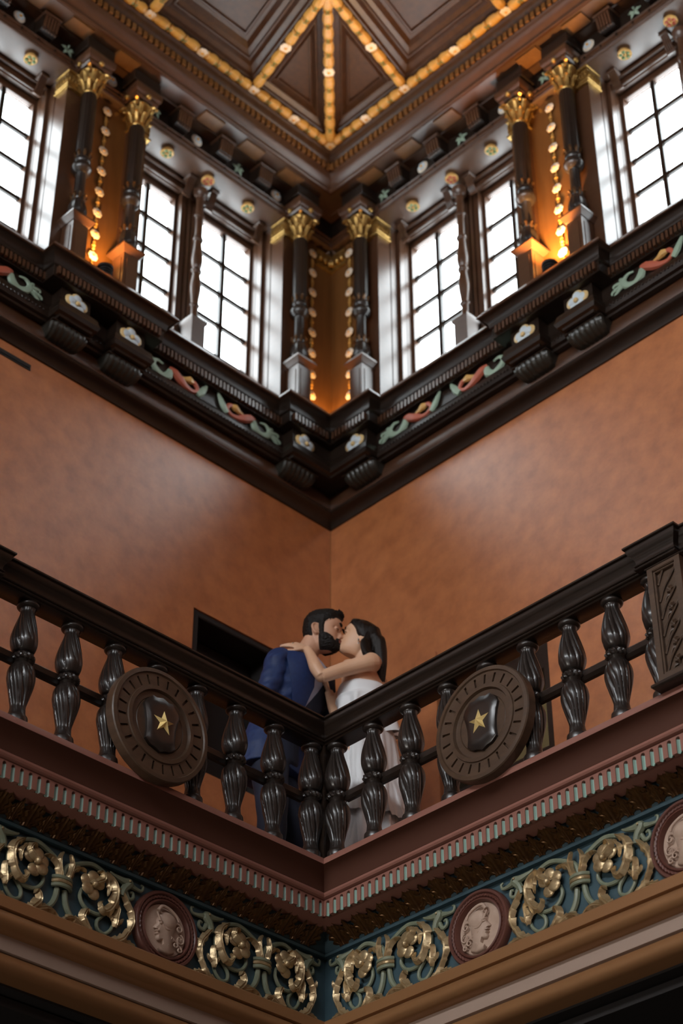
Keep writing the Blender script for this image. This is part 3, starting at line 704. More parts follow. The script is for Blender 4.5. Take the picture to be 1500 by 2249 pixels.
# ------------------------------------------------------------------ columns of the clerestory
def flute(k, d):
    return lambda r, z, a: r*(1-d*(0.5+0.5*cos(a*k))) if d else r
def make_column(side, s, label):
    t = thing('clerestory_column', side, s, -1.27, 3.970, label, 'column', 'turned columns of the clerestory')
    MB().box(-0.056, 0.056, -0.056, 0.056, 0, 0.40, 0.003).build('pedestal', M['mid_wood'], t)
    for x in (0, 1):
        mb = MB()
        if x: mb.box(-0.034, 0.034, -0.060, -0.05, 0.05, 0.36, 0.004)
        else: mb.box(0.05, 0.060, -0.034, 0.034, 0.05, 0.36, 0.004); mb.box(-0.060, -0.05, -0.034, 0.034, 0.05, 0.36, 0.004)
        mb.build('pedestal_panel', M['mid_wood'], t)
    sq = [(0.060, 0.395), (0.066, 0.405), (0.082, 0.430), (0.086, 0.434), (0.086, 0.446), (0.066, 0.458)]
    mb = MB(); mb.ring_stack([[(-r, -r, z), (r, -r, z), (r, r, z), (-r, r, z)] for r, z in sq]); mb.build('pedestal_cap', M['mid_wood'], t)
    MB().lathe(bulb_prof([(0.050, 0.455), (0.056, 0.475), (0.053, 0.50), (0.058, 0.53), (0.052, 0.58), (0.040, 0.615), (0.034, 0.63)], 4), 40, fn=lambda r, z, a: r*(1+0.05*cos(a*10)*(1 if 0.5 < z < 0.62 else 0))).build('vase', M['baluster_wood'], t)
    def ears(z, r, name):
        mb = MB()
        for k in range(8):
            a = 2*pi*k/8+pi/8
            mb.tube([(r*0.75*cos(a), r*0.75*sin(a), z-0.03), (r*1.0*cos(a), r*1.0*sin(a), z), (r*1.25*cos(a), r*1.25*sin(a), z+0.018), (r*1.32*cos(a), r*1.32*sin(a), z+0.004)], [0.008, 0.011, 0.008, 0.004], 6)
        mb.build(name, M['bronze'], t)
    ears(0.645, 0.042, 'leaf_collar')
    MB().lathe([(0.036, 0.62), (0.042, 0.632), (0.042, 0.645), (0.036, 0.66), (0.034, 0.68), (0.034, 0.845), (0.040, 0.86)], 48, fn=lambda r, z, a: r*(1-0.08*(0.5+0.5*cos(a*12))) if 0.67 < z < 0.85 else r).build('fluted_drum', M['baluster_wood'], t)
    MB().lathe(bulb_prof([(0.038, 0.85), (0.050, 0.862), (0.063, 0.885), (0.064, 0.905), (0.054, 0.925), (0.046, 0.94), (0.052, 0.955), (0.050, 0.975), (0.042, 0.99)], 4), 32).build('ring', M['baluster_wood'], t)
    ears(1.01, 0.046, 'leaf_collar')
    MB().lathe([(0.044, 0.985), (0.046, 1.0), (0.044, 1.02), (0.051, 1.04), (0.051, 1.545), (0.046, 1.57)], 64, fn=lambda r, z, a: r*(1-0.07*(0.5+0.5*cos(a*16))) if 1.03 < z < 1.55 else r).build('shaft', M['dark_wood'], t)
    MB().lathe(bulb_prof([(0.047, 1.56), (0.052, 1.575), (0.050, 1.60), (0.056, 1.66), (0.072, 1.735), (0.078, 1.75)], 4), 32).build('capital_bell', M['gold_cap'], t)
    mb = MB()
    for row, (n_, z0, L, r0) in enumerate(((8, 1.58, 0.075, 0.052), (8, 1.64, 0.085, 0.060))):
        for k in range(n_):
            a = 2*pi*(k+0.5*row)/n_; c, sn = cos(a), sin(a)
            pts = [(r0*c, r0*sn, z0), ((r0+0.012)*c, (r0+0.012)*sn, z0+L*0.6), ((r0+0.030)*c, (r0+0.030)*sn, z0+L), ((r0+0.040)*c, (r0+0.040)*sn, z0+L*0.85)]
            mb.tube(spline(pts, 3), lerp_list([0.013, 0.018, 0.013, 0.006], 10), 6, (1, 0.5), up=(-sn, c, 0))
    mb.build('capital_leaves', M['gold_cap'], t)
    mb = MB()
    for k in range(4):
        a = pi/4+k*pi/2; c, sn = cos(a), sin(a)
        pts = []
        for i in range(15):
            b = i/14*2.2*pi; rr = 0.030*(1-i/18); pts.append(((0.088+rr*cos(b))*c, (0.088+rr*cos(b))*sn, 1.735+rr*sin(b)))
        mb.tube(pts, 0.011, 6)
    mb.build('volutes', M['gold_cap'], t)
    mb = MB(); mb.ring_stack([[(-r, -r, z), (r, -r, z), (r, r, z), (-r, r, z)] for r, z in ((0.080, 1.765), (0.092, 1.775), (0.092, 1.80), (0.104, 1.812), (0.108, 1.835), (0.108, 1.865), (0.090, 1.875), (0.090, 1.885))]); mb.build('abacus', M['mid_wood'], t)
    mb = MB()
    for k in range(4): mb.sphere((0.098*cos(k*pi/2), 0.098*sin(k*pi/2), 1.79), 0.020, 8, 5)
    mb.build('abacus_flower', M['gold_cap'], t)
    return t
c0 = None
CN = {-0.98: 'nearest the corner', 0.47: 'first of the pair beyond the double window', 0.86: 'second of the pair beyond the double window'}
for side in 'RL':
    for s in (-0.98, 0.47, 0.86):
        lab = 'turned dark column with gilded capital, %s, %s clerestory' % (CN[s], SIDE[side])
        if c0 is None: c0 = make_column(side, s, lab); index_kids(c0)
        else: dup(c0, side, s, -1.27, 3.970, lab)
# slim turned colonnettes in front of the mullions
def make_colonnette(side, s, label):
    t = thing('mullion_colonnette', side, s, -1.50, 3.970, label, 'colonnette', 'slim colonnettes before the mullions')
    mb = MB(); mb.ring_stack([[(-r, -r, z), (r, -r, z), (r, r, z), (-r, r, z)] for r, z in ((0.055, 0.0), (0.055, 0.47), (0.066, 0.485), (0.066, 0.505), (0.03, 0.53))]); mb.build('base', M['mid_wood'], t)
    pr = bulb_prof([(0.024, 0.52), (0.034, 0.535), (0.026, 0.55), (0.024, 0.60), (0.026, 0.64), (0.036, 0.652), (0.026, 0.665), (0.030, 0.72), (0.038, 0.80), (0.036, 0.86), (0.027, 0.93), (0.036, 0.945), (0.037, 0.96), (0.027, 0.975), (0.035, 1.0), (0.040, 1.06), (0.033, 1.15), (0.027, 1.22), (0.036, 1.235), (0.036, 1.25), (0.027, 1.265), (0.025, 1.36), (0.027, 1.44), (0.036, 1.45), (0.036, 1.465), (0.027, 1.48), (0.026, 1.62), (0.035, 1.64)], 4)
    MB().lathe(pr, 24).build('turned_shaft', M['mid_wood'], t)
    MB().lathe([(0.03, 1.635), (0.045, 1.655), (0.050, 1.675), (0.052, 1.70), (0.040, 1.71)], 24).build('cap', M['mid_wood'], t)
    return t
cl = None
for side in 'RL':
    for s, w_ in ((-0.27, 'in the double window nearest the corner'), (1.60, 'in the far double window')):
        lab = 'slim turned brown colonnette %s, %s wall' % (w_, SIDE[side])
        if cl is None: cl = make_colonnette(side, s, lab); index_kids(cl)
        else: dup(cl, side, s, -1.50, 3.970, lab)

# ------------------------------------------------------------------ flower garlands hanging in the niches
def daisy(mb_white, mb_eye, c, R=0.030, n=8, depth=0.012):
    for k in range(n):
        a = 2*pi*k/n; mb_white.sphere((c[0]+0.62*R*cos(a), c[1]-0.004, c[2]+0.62*R*sin(a)), 0.40*R, 8, 5, (1, 0.45, 1))
    mb_white.sphere((c[0], c[1]-0.003, c[2]), 0.62*R, 8, 5, (1, 0.5, 1))
    mb_eye.sphere((c[0], c[1]-0.010, c[2]), 0.30*R, 8, 5, (1, 0.8, 1))
fw, fe = MB(), MB(); daisy(fw, fe, (0, 0, 0), 0.036)
FLW = fw.data('flower', M['white']); FLE = fe.data('eye', M['yolk'])
def garland(side, s, n, ztop, count, label):
    t = thing('flower_garland', side, s, n, ztop, label, 'garland', 'carved flower strings in the niches')
    dz = 0.184
    for k in range(count):
        f = inst('flower', FLW, t, (0, -0.012, -k*dz)); inst('eye', FLE, f)
        if k < count-1:
            mb = MB(); mb.tube([(0, -0.008, -k*dz-0.03), (0, -0.008, -(k+1)*dz+0.03)], 0.0045, 6)
            for q in (0.36, 0.5, 0.64): mb.sphere((0, -0.010, -(k+q)*dz), 0.011 if q != 0.5 else 0.014, 8, 5)
            mb.build('bead_string', M['yellow'], t)
    return t
for side in 'RL':
    garland(side, 0.655, GW-0.0+0.004, 5.62, 9, 'string of carved white flowers between the paired columns, %s wall' % SIDE[side])
    garland(side, -1.175, GW+0.004, 5.61, 9, 'string of carved white flowers beside the corner, %s wall' % SIDE[side])

# gilded valance in the corner niche
gv = bpy.data.objects.new('corner_valance', None); COL.objects.link(gv); gv.location = (GW, -GW, 5.55)
tag(gv, 'gilded zigzag valance high in the corner between the corner columns', 'valance')
for side in 'RL':
    mb = MB()
    pr = [(0.0, 0.0), (0.012, 0.0), (0.014, 0.02), (0.004, 0.03), (0.004, 0.12), (0.016, 0.13), (0.016, 0.15), (0.0, 0.155)]
    vs = []; fs = []
    for j, (n, z) in enumerate(pr):
        for s in (n, 0.15): vs.append((s, -n, z) if side == 'R' else (n, -s, z))
    for j in range(len(pr)-1):
        q = (2*j, 2*j+1, 2*j+3, 2*j+2); fs.append(q if side == 'R' else tuple(reversed(q)))
    mb.add(vs, fs); mb.build('band', M['gold_cap'], gv)
    for k in range(3):
        x = 0.03+0.045*k; p = (x, -0.016, 0.075) if side == 'R' else (0.016, -x, 0.075)
        m2 = MB(); m2.sphere(p, 0.022, 10, 6, (1, 1, 1.5)); m2.build('leaf_boss', M['gold_cap'], gv)

# ------------------------------------------------------------------ uplights on the ledge
def make_uplight(side, s, label):
    t = thing('uplight', side, s, -1.20, 3.970, label, 'spotlight', 'black ledge uplights')
    pr = [(0.036, 0.0), (0.042, 0.004)]
    for k in range(6): pr += [(0.048, 0.010+k*0.020), (0.048, 0.018+k*0.020), (0.040, 0.020+k*0.020), (0.040, 0.029+k*0.020)]
    pr += [(0.050, 0.132), (0.050, 0.150), (0.043, 0.150), (0.040, 0.138), (0.0005, 0.138)]
    MB().lathe(pr, 24).build('finned_can', M['black'], t)
    return t
WARM = (1.0, 0.52, 0.16)
for side in 'RL':
    make_uplight(side, 0.665, 'black finned uplight on the %s ledge between the paired columns' % SIDE[side])
    p = wp(side, 0.66, -1.22, 4.13); light('uplight_lamp', 'SPOT', p, 190 if side == 'R' else 48, WARM, (pi, 0, 0), spot=radians(95), radius=0.03)
p = (GW+0.13, -GW-0.13, 4.02); light('corner_uplight', 'SPOT', p, 20.0, WARM, (pi, 0, 0), spot=radians(150), radius=0.03)
t = bpy.data.objects.new('uplight', None); COL.objects.link(t); t.location = (GW+0.13, -GW-0.13, 3.972); tag(t, 'small black uplight in the corner of the ledge', 'spotlight')
MB().lathe([(0.03, 0.0), (0.036, 0.004), (0.036, 0.03), (0.028, 0.034), (0.0005, 0.032)], 20).build('can', M['black'], t)

# ------------------------------------------------------------------ upper entablature ornaments
def console(side, s, label):
    t = thing('ribbed_console', side, s, -1.33, 5.805, label, 'console', 'ribbed consoles under the ceiling cornice')
    MB().box(-0.058, 0.058, -0.085, 0.01, 0.02, 0.155, 0.003).build('block', M['dark_wood'], t)
    mb = MB()
    for k in range(5): 
        x = -0.044+k*0.022; mb.box(x-0.0075, x+0.0075, -0.096, -0.08, 0.028, 0.125, 0.003)
    mb.v = [(x, y-(z-0.028)*0.20, z) for x, y, z in mb.v]; mb.build('ribs', M['mid_wood'], t)
    mb = MB(); mb.box(-0.066, 0.066, -0.122, 0.0, 0.130, 0.150, 0.004); mb.build('cap', M['mid_wood'], t)
    mb = MB()
    for k in range(5): mb.box(-0.044+k*0.022-0.006, -0.044+k*0.022+0.006, -0.092, -0.08, 0.004, 0.018, 0.003)
    mb.build('pegs', M['mid_wood'], t)
    return t
k0 = None
CS = [-0.615, -0.255, 0.112, 1.23, 1.59, 1.95]
for side in 'RL':
    for k, s in enumerate(CS):
        lab = 'ribbed wooden console, %s, under the %s ceiling cornice' % (ORD[k], SIDE[side])
        if k0 is None: k0 = console(side, s, lab); index_kids(k0)
        else: dup(k0, side, s, -1.33, 5.805, lab)
def rosette(side, s, label):
    t = thing('white_rosette', side, s, -1.325, 5.885, label, 'rosette', 'white rosettes of the upper frieze')
    MB().sphere((0, 0, 0), 0.046, 16, 8, (1, 0.3, 1)).build('disc', M['white'], t)
    mb = MB()
    for k in range(6): mb.sphere((0.022*cos(k*pi/3), -0.012, 0.022*sin(k*pi/3)), 0.012, 8, 5, (1, 0.5, 1))
    mb.build('petals', M['rose_blue'], t); MB().sphere((0, -0.016, 0), 0.010, 8, 5).build('eye', M['yolk'], t); return t
def leafsprig(side, s, label):
    t = thing('green_leaf_sprig', side, s, -1.325, 5.875, label, 'leaf ornament', 'green leaf sprigs of the upper frieze')
    for k, a in enumerate((90, 162, 234, 306, 18)):
        aa = radians(a); mb = MB(); mb.tube([(0, -0.008, 0), (0.028*cos(aa), -0.014, 0.028*sin(aa)), (0.055*cos(aa), -0.006, 0.055*sin(aa))], [0.006, 0.015, 0.002], 6, (1, 0.5), up=(0, 0.01, 1)); mb.build('leaf', M['dragon_green'], t)
    return t
for side in 'RL':
    sd = SIDE[side]
    a, b = (leafsprig, rosette) if side == 'R' else (rosette, leafsprig)
    wa, wb = ('green leaf sprig', 'white rosette') if side == 'R' else ('white rosette', 'green leaf sprig')
    a(side, -0.795, '%s nearest the corner on the %s upper frieze' % (wa, sd)); b(side, -0.435, '%s between the first two consoles from the corner, %s upper frieze' % (wb, sd))
    a(side, -0.07, '%s between the second and third consoles, %s upper frieze' % (wa, sd)); b(side, 0.30, '%s before the paired columns, %s upper frieze' % (wb, sd))
    a(side, 0.665, '%s between the paired column capitals, %s upper frieze' % (wa, sd)); b(side, 1.03, '%s just beyond the paired columns, %s upper frieze' % (wb, sd)); a(side, 1.41, '%s near the frame edge, %s upper frieze' % (wa, sd))
def boss(side, s, col, label):
    t = thing('beam_boss', side, s, -1.41, 5.728, label, 'boss', 'painted bosses under the beam')
    MB().lathe([(0.030, 0.0), (0.036, -0.012), (0.044, -0.022), (0.046, -0.032), (0.040, -0.040), (0.028, -0.034), (0.0005, -0.032)], 24).build('ring', M['dragon_yellow'], t)
    mb = MB()
    for k in range(5): mb.sphere((0.026*cos(k*2*pi/5), 0.026*sin(k*2*pi/5), -0.036), 0.013, 8, 5, (1, 1, 0.6))
    mb.build('petals', M[col], t); MB().sphere((0, 0, -0.037), 0.010, 8, 5).build('eye', M['dragon_yellow'], t); return t
for side in 'RL':
    for s, c, w_ in ((-0.615, 'green', 'nearest the corner'), (-0.255, 'red', 'over the double window middle'), (0.105, 'green', 'beside the paired columns'), (1.235, 'green', 'over the far window'), (1.60, 'red', 'over the far window colonnette')):
        boss(side, s, c, 'round %s and ochre boss under the %s beam, %s' % (c, SIDE[side], w_))
def ancone(side, s, label):
    t = thing('window_head_bracket', side, s, -1.535, 5.60, label, 'bracket', 'ribbed brackets at the window heads')
    mb = MB()
    for k in range(4):
        x = -0.021+k*0.014; mb.tube(spline([(x, -0.005, 0.0), (x, -0.03, 0.03), (x, -0.045, 0.075), (x, -0.065, 0.115)], 3), 0.0075, 6)
    mb.build('ribs', M['mid_wood'], t)
    MB().box(-0.032, 0.032, -0.078, 0.02, 0.108, 0.126, 0.004).build('cap', M['mid_wood'], t)
    mb = MB(); mb.tube([(-0.032, -0.004, -0.004), (0.032, -0.004, -0.004)], 0.010, 8); mb.build('foot_roll', M['mid_wood'], t)
    return t
for side in 'RL':
    for s, w_ in ((-0.80, 'left end of the corner casement'), (-0.37, 'right end of the corner casement'), (-0.17, 'start of the second casement'), (0.26, 'end of the second casement'), (1.08, 'start of the far casement'), (1.50, 'end of the far casement')):
        if side == 'L': w_ = w_.replace('left', 'corner').replace('right', 'outer')
        ancone(side, s, 'small ribbed bracket at the head, %s, %s wall' % (w_, SIDE[side]))
# ------------------------------------------------------------------ ceiling: coffers and garland ribs
ZC = 6.25
C0 = Vector((-0.965, 0.965)); R1 = Vector((-0.245, 0.965)); R2 = Vector((0.667, 0.965)); R3 = Vector((1.58, 0.965)); MM = Vector((-0.032, 0.032)); M2 = Vector((0.80, 0.02))
mir = lambda p: Vector((-p.y, -p.x))
def inset_poly(poly, d):
    n = len(poly); out = []
    area = sum(poly[i].x*poly[(i+1) % n].y-poly[(i+1) % n].x*poly[i].y for i in range(n))
    sg = 1 if area > 0 else -1
    for i in range(n):
        a, b, c = poly[i-1], poly[i], poly[(i+1) % n]
        e1 = (b-a).normalized(); e2 = (c-b).normalized()
        n1 = Vector((-e1.y, e1.x))*sg; n2 = Vector((-e2.y, e2.x))*sg
        k = 1+n1.dot(n2); out.append(b+(n1+n2)*(d/k))
    return out
ceil = bpy.data.objects.new('ceiling', None); COL.objects.link(ceil); struct(ceil, 'coffered walnut ceiling with golden ribs')
MB().box(-1.5, FAR+.3, -FAR-.3, 1.5, 6.46, 6.50).build('deck', M['ceiling_wood'], ceil, smooth=False)
steps = [(0.0, 6.262), (0.026, 6.262), (0.030, 6.275), (0.040, 6.278), (0.052, 6.300), (0.085, 6.312), (0.105, 6.335), (0.112, 6.326), (0.124, 6.326), (0.130, 6.338), (0.160, 6.348), (0.190, 6.375)]
steps_t = [(0.0, 6.262), (0.026, 6.262), (0.030, 6.272), (0.038, 6.276), (0.046, 6.290), (0.074, 6.308), (0.080, 6.300), (0.087, 6.300), (0.092, 6.310), (0.115, 6.335), (0.122, 6.322), (0.129, 6.322), (0.133, 6.34)]
def coffer(poly, st, panel=True):
    mb = MB(); rings = []
    for d, z in st:
        rings.append([(p.x, p.y, z) for p in inset_poly(poly, d)])
    mb.ring_stack(rings, True, False, True); return mb.build('coffer', M['ceiling_wood'], ceil, ang=20)
quad = [R1, R2, M2, MM]
for f in (lambda p: p, mir):
    coffer([f(C0), f(R1), f(MM)], steps_t)
    coffer([f(p) for p in quad], steps+[(0.215, 6.378), (0.222, 6.37), (0.235, 6.37), (0.24, 6.385)])
    coffer([f(R2), f(R3), f(Vector((1.5, 0.02))), f(M2)], steps)
hw_ = MB()
pr = [(0.012, -0.5), (0.030, -0.42), (0.0345, -0.2), (0.033, 0.1), (0.026, 0.34), (0.033, 0.44), (0.016, 0.5)]
hw_.lathe([(r, z*1.0) for r, z in pr], 20, axis='x', fn=lambda r, z, a: r*(1+0.06*cos(a*8)))
HUSK = hw_.data('husk', M['yellow'])
lw = MB()
for a in (0.5, 2.64, 3.64, 5.78): lw.tube([(0, 0, 0), (0.014*cos(a), 0.014*sin(a), -0.008), (0.026*cos(a), 0.026*sin(a), -0.003)], [0.003, 0.006, 0.0015], 6)
LEAFM = lw.data('leaf_pair', M['green'])
fw, fe = MB(), MB(); daisy(fw, fe, (0, 0, 0), 0.040, 8)
RF, RE = fw.data('flower', M['white']), fe.data('eye', M['yolk'])
def rib(p, q, flowers, label, own_start=True):
    """p, q plan points; flowers: fractions along the rib carrying a daisy"""
    d = q-p; L = d.length; ang = atan2(d.y, d.x)
    t = bpy.data.objects.new('garland_rib', None); COL.objects.link(t); t.location = (p.x, p.y, ZC-0.004); t.rotation_euler = (0, 0, ang)
    tag(t, label, 'ceiling rib', 'golden garland ribs of the ceiling')
    MB().box(0.0, L, -0.028, 0.028, 0.004, 0.05).build('rib_base', M['ceiling_wood'], t, smooth=False)
    fl = sorted(flowers)
    for f in fl:
        o = inst('flower', RF, t, (f*L, 0, -0.012), (pi/2, 0, 0)); inst('eye', RE, o)
    ends = fl if fl and fl[0] == 0 else [0.0]+fl
    if ends[-1] < 0.98: ends = ends+[1.0]
    for a, b in zip(ends, ends[1:]):
        x0, x1 = a*L+0.034, b*L-0.030; k = max(1, round((x1-x0)/0.112)); h = (x1-x0)/k
        for i in range(k):
            inst('husk', HUSK, t, (x0+(i+0.5)*h, 0, -0.002), (0, 0, 0 if i % 1 == 0 else pi), (h*1.02, 1, 1))
            if i: inst('leaf_pair', LEAFM, t, (x0+i*h, 0, -0.024))
    return t
rib(C0, R1, [0.0, 0.485], 'golden husk rib with white daisies from the corner along the right ceiling edge')
rib(R1, R2, [0.0, 0.505], 'golden husk rib along the right ceiling edge, second from the corner')
rib(R2, R3, [0.0, 0.5], 'golden husk rib along the right ceiling edge, at the top of the frame')
rib(mir(C0), mir(R1), [0.485], 'golden husk rib with white daisies from the corner along the left ceiling edge')
rib(mir(R1), mir(R2), [0.0, 0.505], 'golden husk rib along the left ceiling edge, second from the corner')
rib(mir(R2), mir(R3), [0.0, 0.5], 'golden husk rib along the left ceiling edge, at the top of the frame')
rib(C0, MM, [0.50], 'golden husk rib running diagonally out of the corner')
rib(R1, MM, [0.445], 'golden husk rib crossing the ceiling from the right edge to the star centre')
rib(mir(R1), MM, [0.445], 'golden husk rib crossing the ceiling from the left edge to the star centre')
rib(R2, M2, [0.445], 'golden husk rib at the top right of the frame'); rib(mir(R2), mir(M2), [0.445], 'golden husk rib at the top left of the frame')
for nm_, p in (('right', Vector((0.366, 0.526))), ('left', mir(Vector((0.366, 0.526))))):
    t = bpy.data.objects.new('ceiling_rosette', None); COL.objects.link(t); t.location = (p.x, p.y, 6.383); tag(t, 'red and gold rosette in the %s ceiling coffer, cut by the frame top' % nm_, 'rosette')
    MB().lathe([(0.055, 0.0), (0.058, -0.012), (0.045, -0.028), (0.0005, -0.03)], 24, fn=lambda r, z, a: r*(1+0.08*cos(8*a))).build('ring', M['yellow'], t)
    MB().sphere((0, 0, -0.024), 0.034, 14, 8, (1, 1, 0.6)).build('bud', M['red'], t)

# ------------------------------------------------------------------ balcony frieze: scroll units and portrait medallions
def leaf_strip(mb, pts, w, h, lobes, y=-0.012, ser=0.35, sub=6, curl=0.0):
    """lobed acanthus leaf laid along a curve in x,z; w widths, h crown height"""
    p = spline([(x, 0, z) for x, z in pts], sub); n = len(p); ww = lerp_list(w, n); U = [-1, -0.55, -0.2, 0, 0.2, 0.55, 1]
    vs = []
    for i in range(n):
        t = (p[min(i+1, n-1)]-p[max(i-1, 0)]).normalized(); nr = Vector((-t.z, 0, t.x)); f = i/(n-1)
        fr_ = (lobes*f+0.35) % 1.0; s_ = 1-ser*1.25+ser*1.25*fr_**0.8
        for u in U:
            hh = h*(1+0.35*(fr_-0.5)*abs(u))*(1-abs(u)**1.6)*(0.5+0.5*min(1, 6*min(f, 1-f)+0.2))+0.004
            if u == 0: hh -= h*0.28
            if abs(u) == 1: hh += 0.004*s_
            q = p[i]+nr*u*ww[i]*(s_ if abs(u) > 0.3 else 1); vs.append((q.x, y-hh-curl*f*f, q.z))
    m = len(U)
    mb.add(vs, [(i*m+j, (i+1)*m+j, (i+1)*m+j+1, i*m+j+1) for i in range(n-1) for j in range(m-1)]); return mb
HALF = dict(
    main=[(-0.019, -0.026), (-0.03, -0.083), (-0.062, -0.128), (-0.138, -0.170), (-0.195, -0.178), (-0.269, -0.176), (-0.329, -0.142), (-0.366, -0.082), (-0.368, -0.034), (-0.353, 0.014), (-0.316, 0.039), (-0.302, 0.077)],
    spiral=[(0.0, -0.011), (-0.015, 0.077), (-0.074, 0.116), (-0.146, 0.141), (-0.211, 0.126), (-0.266, 0.088), (-0.281, 0.045), (-0.274, -0.015), (-0.242, -0.05), (-0.187, -0.074), (-0.129, -0.066), (-0.097, -0.026), (-0.105, 0.015)],
    loop=[(-0.237, -0.056), (-0.20, -0.098), (-0.203, -0.134), (-0.238, -0.146), (-0.27, -0.12), (-0.285, -0.087)])
def scroll_half(t, sg, k):
    X = lambda pts: [(x*sg*k, z) for x, z in pts]
    def tub(pts, rad, m, name, y=-0.010, sq=(1, 1)):
        mb = MB(); p = spline([(x, y, z) for x, z in X(pts)], 6); mb.tube(p, lerp_list(rad, len(p)), 8, sq, up=(0, 1, 0)); return mb.build(name, m, t)
    tub(HALF['main'][:5], [0.013, 0.014, 0.013, 0.010, 0.008], M['sage'], 'stem')
    tub(HALF['spiral'], [0.010, 0.011, 0.012, 0.012, 0.011, 0.011, 0.010, 0.010, 0.010, 0.010, 0.010, 0.009, 0.008], M['sage'], 'spiral_stem', -0.014)
    tub(HALF['loop'], [0.009, 0.009, 0.009, 0.009, 0.008, 0.008], M['sage'], 'loop_stem')
    def lf(pts, w, h, lobes, name='acanthus_leaf', y=-0.012, ser=0.35, curl=0.0):
        mb = MB(); leaf_strip(mb, X(pts), w, h, lobes, y, ser, 11, curl); o = mb.build(name, M['gold'], t, ang=60); return o
    lf([(-0.20, -0.178), (-0.269, -0.172), (-0.329, -0.142), (-0.362, -0.085)], [0.012, 0.026, 0.028, 0.012], 0.020, 5)
    lf([(-0.350, -0.118), (-0.374, -0.06), (-0.368, -0.01), (-0.340, 0.030), (-0.300, 0.082)], [0.012, 0.027, 0.024, 0.022, 0.004], 0.022, 5)
    lf([(-0.330, -0.150), (-0.365, -0.150), (-0.395, -0.160), (-0.428, -0.182)], [0.008, 0.020, 0.018, 0.006], 0.016, 4)
    lf([(-0.375, -0.02), (-0.398, 0.005), (-0.400, 0.03)], [0.006, 0.014, 0.003], 0.010, 2)
    # long leaf hanging over the spiral
    lf([(-0.215, 0.125), (-0.262, 0.085), (-0.272, 0.030), (-0.250, -0.03), (-0.215, -0.060), (-0.190, -0.035), (-0.205, -0.015)], [0.006, 0.026, 0.032, 0.030, 0.022, 0.012, 0.004], 0.024, 6, y=-0.022)
    lf([(-0.205, 0.105), (-0.232, 0.060), (-0.228, 0.015)], [0.006, 0.018, 0.003], 0.016, 3, y=-0.026)
    # flower: five petals and a curled hood leaf
    c = (-0.150, 0.040)
    for q in range(5):
        a = radians(-100+q*62); px, pz = c[0]+0.036*cos(a), c[1]+0.036*sin(a)
        mb = MB(); mb.sphere((px*sg*k, -0.028-0.006*(q % 2), pz), 0.029, 14, 8, (1.12, 0.34, 1.0)); mb.build('petal', M['gold'], t)
    mb = MB(); mb.sphere((c[0]*sg*k, -0.046, c[1]), 0.016, 10, 6); mb.build('flower_eye', M['gold'], t)
    lf([(-0.135, 0.035), (-0.165, 0.055), (-0.195, 0.080), (-0.180, 0.108), (-0.160, 0.098)], [0.018, 0.026, 0.022, 0.012, 0.004], 0.024, 4, 'hood_leaf', -0.030)
    # bud inside the loop
    lf([(-0.285, -0.105), (-0.290, -0.065), (-0.297, -0.020), (-0.288, 0.0)], [0.012, 0.026, 0.015, 0.003], 0.022, 2, 'bud', -0.012, 0.2)
    lf([(-0.288, -0.085), (-0.262, -0.060), (-0.248, -0.030)], [0.010, 0.014, 0.003], 0.014, 2, 'bud_leaf', -0.012)
    lf([(-0.288, -0.085), (-0.315, -0.070), (-0.328, -0.050)], [0.010, 0.013, 0.003], 0.014, 2, 'bud_leaf', -0.012)
    # leaves at the foot
    lf([(-0.165, -0.180), (-0.135, -0.150), (-0.112, -0.115), (-0.128, -0.080), (-0.140, -0.098)], [0.018, 0.034, 0.026, 0.014, 0.004], 0.026, 4, y=-0.014)
    lf([(-0.155, -0.178), (-0.100, -0.150), (-0.060, -0.138), (-0.022, -0.155), (-0.012, -0.180)], [0.016, 0.026, 0.022, 0.014, 0.004], 0.020, 4, y=-0.012)
    # serpent head
    tub([(-0.310, 0.050), (-0.320, 0.085), (-0.345, 0.120), (-0.310, 0.122), (-0.262, 0.132), (-0.242, 0.142)], [0.013, 0.017, 0.022, 0.016, 0.008, 0.003], M['sage'], 'serpent_head', -0.020)
    tub([(-0.345, 0.120), (-0.387, 0.112), (-0.420, 0.113), (-0.428, 0.134), (-0.415, 0.140)], [0.017, 0.010, 0.007, 0.006, 0.004], M['sage'], 'serpent_jaw', -0.016)
    tub([(-0.332, 0.095), (-0.352, 0.055), (-0.378, 0.064), (-0.375, 0.088), (-0.360, 0.085)], [0.011, 0.010, 0.008, 0.007, 0.005], M['sage'], 'serpent_curl', -0.014)
    mb = MB(); mb.sphere((-0.338*sg*k, -0.038, 0.124), 0.006, 8, 5); mb.build('serpent_eye', M['gold'], t)
    # husk leaves above the tie
    lf([(-0.022, 0.012), (-0.045, 0.075), (-0.085, 0.095), (-0.110, 0.085)], [0.016, 0.020, 0.014, 0.004], 0.022, 3, 'husk_leaf', -0.016)
    lf([(-0.016, 0.015), (-0.034, 0.090), (-0.018, 0.135)], [0.014, 0.018, 0.004], 0.022, 3, 'husk_leaf', -0.020)
def scroll_unit(side, s, kl, kr, label):
    t = thing('scroll_relief', side, s, -0.28, -0.470, label, 'scroll relief', 'gilded scroll reliefs of the balcony frieze')
    scroll_half(t, 1, kl); scroll_half(t, -1, kr)
    for zz in (-0.018, 0.0, 0.018):
        mb = MB(); mb.tube(spline([(-0.048, -0.010, zz), (-0.03, -0.030, zz), (0, -0.036, zz), (0.03, -0.030, zz), (0.048, -0.010, zz)], 3), 0.0095, 8); mb.build('tie_band', M['sage'] if zz else M['gold'], t)
    return t
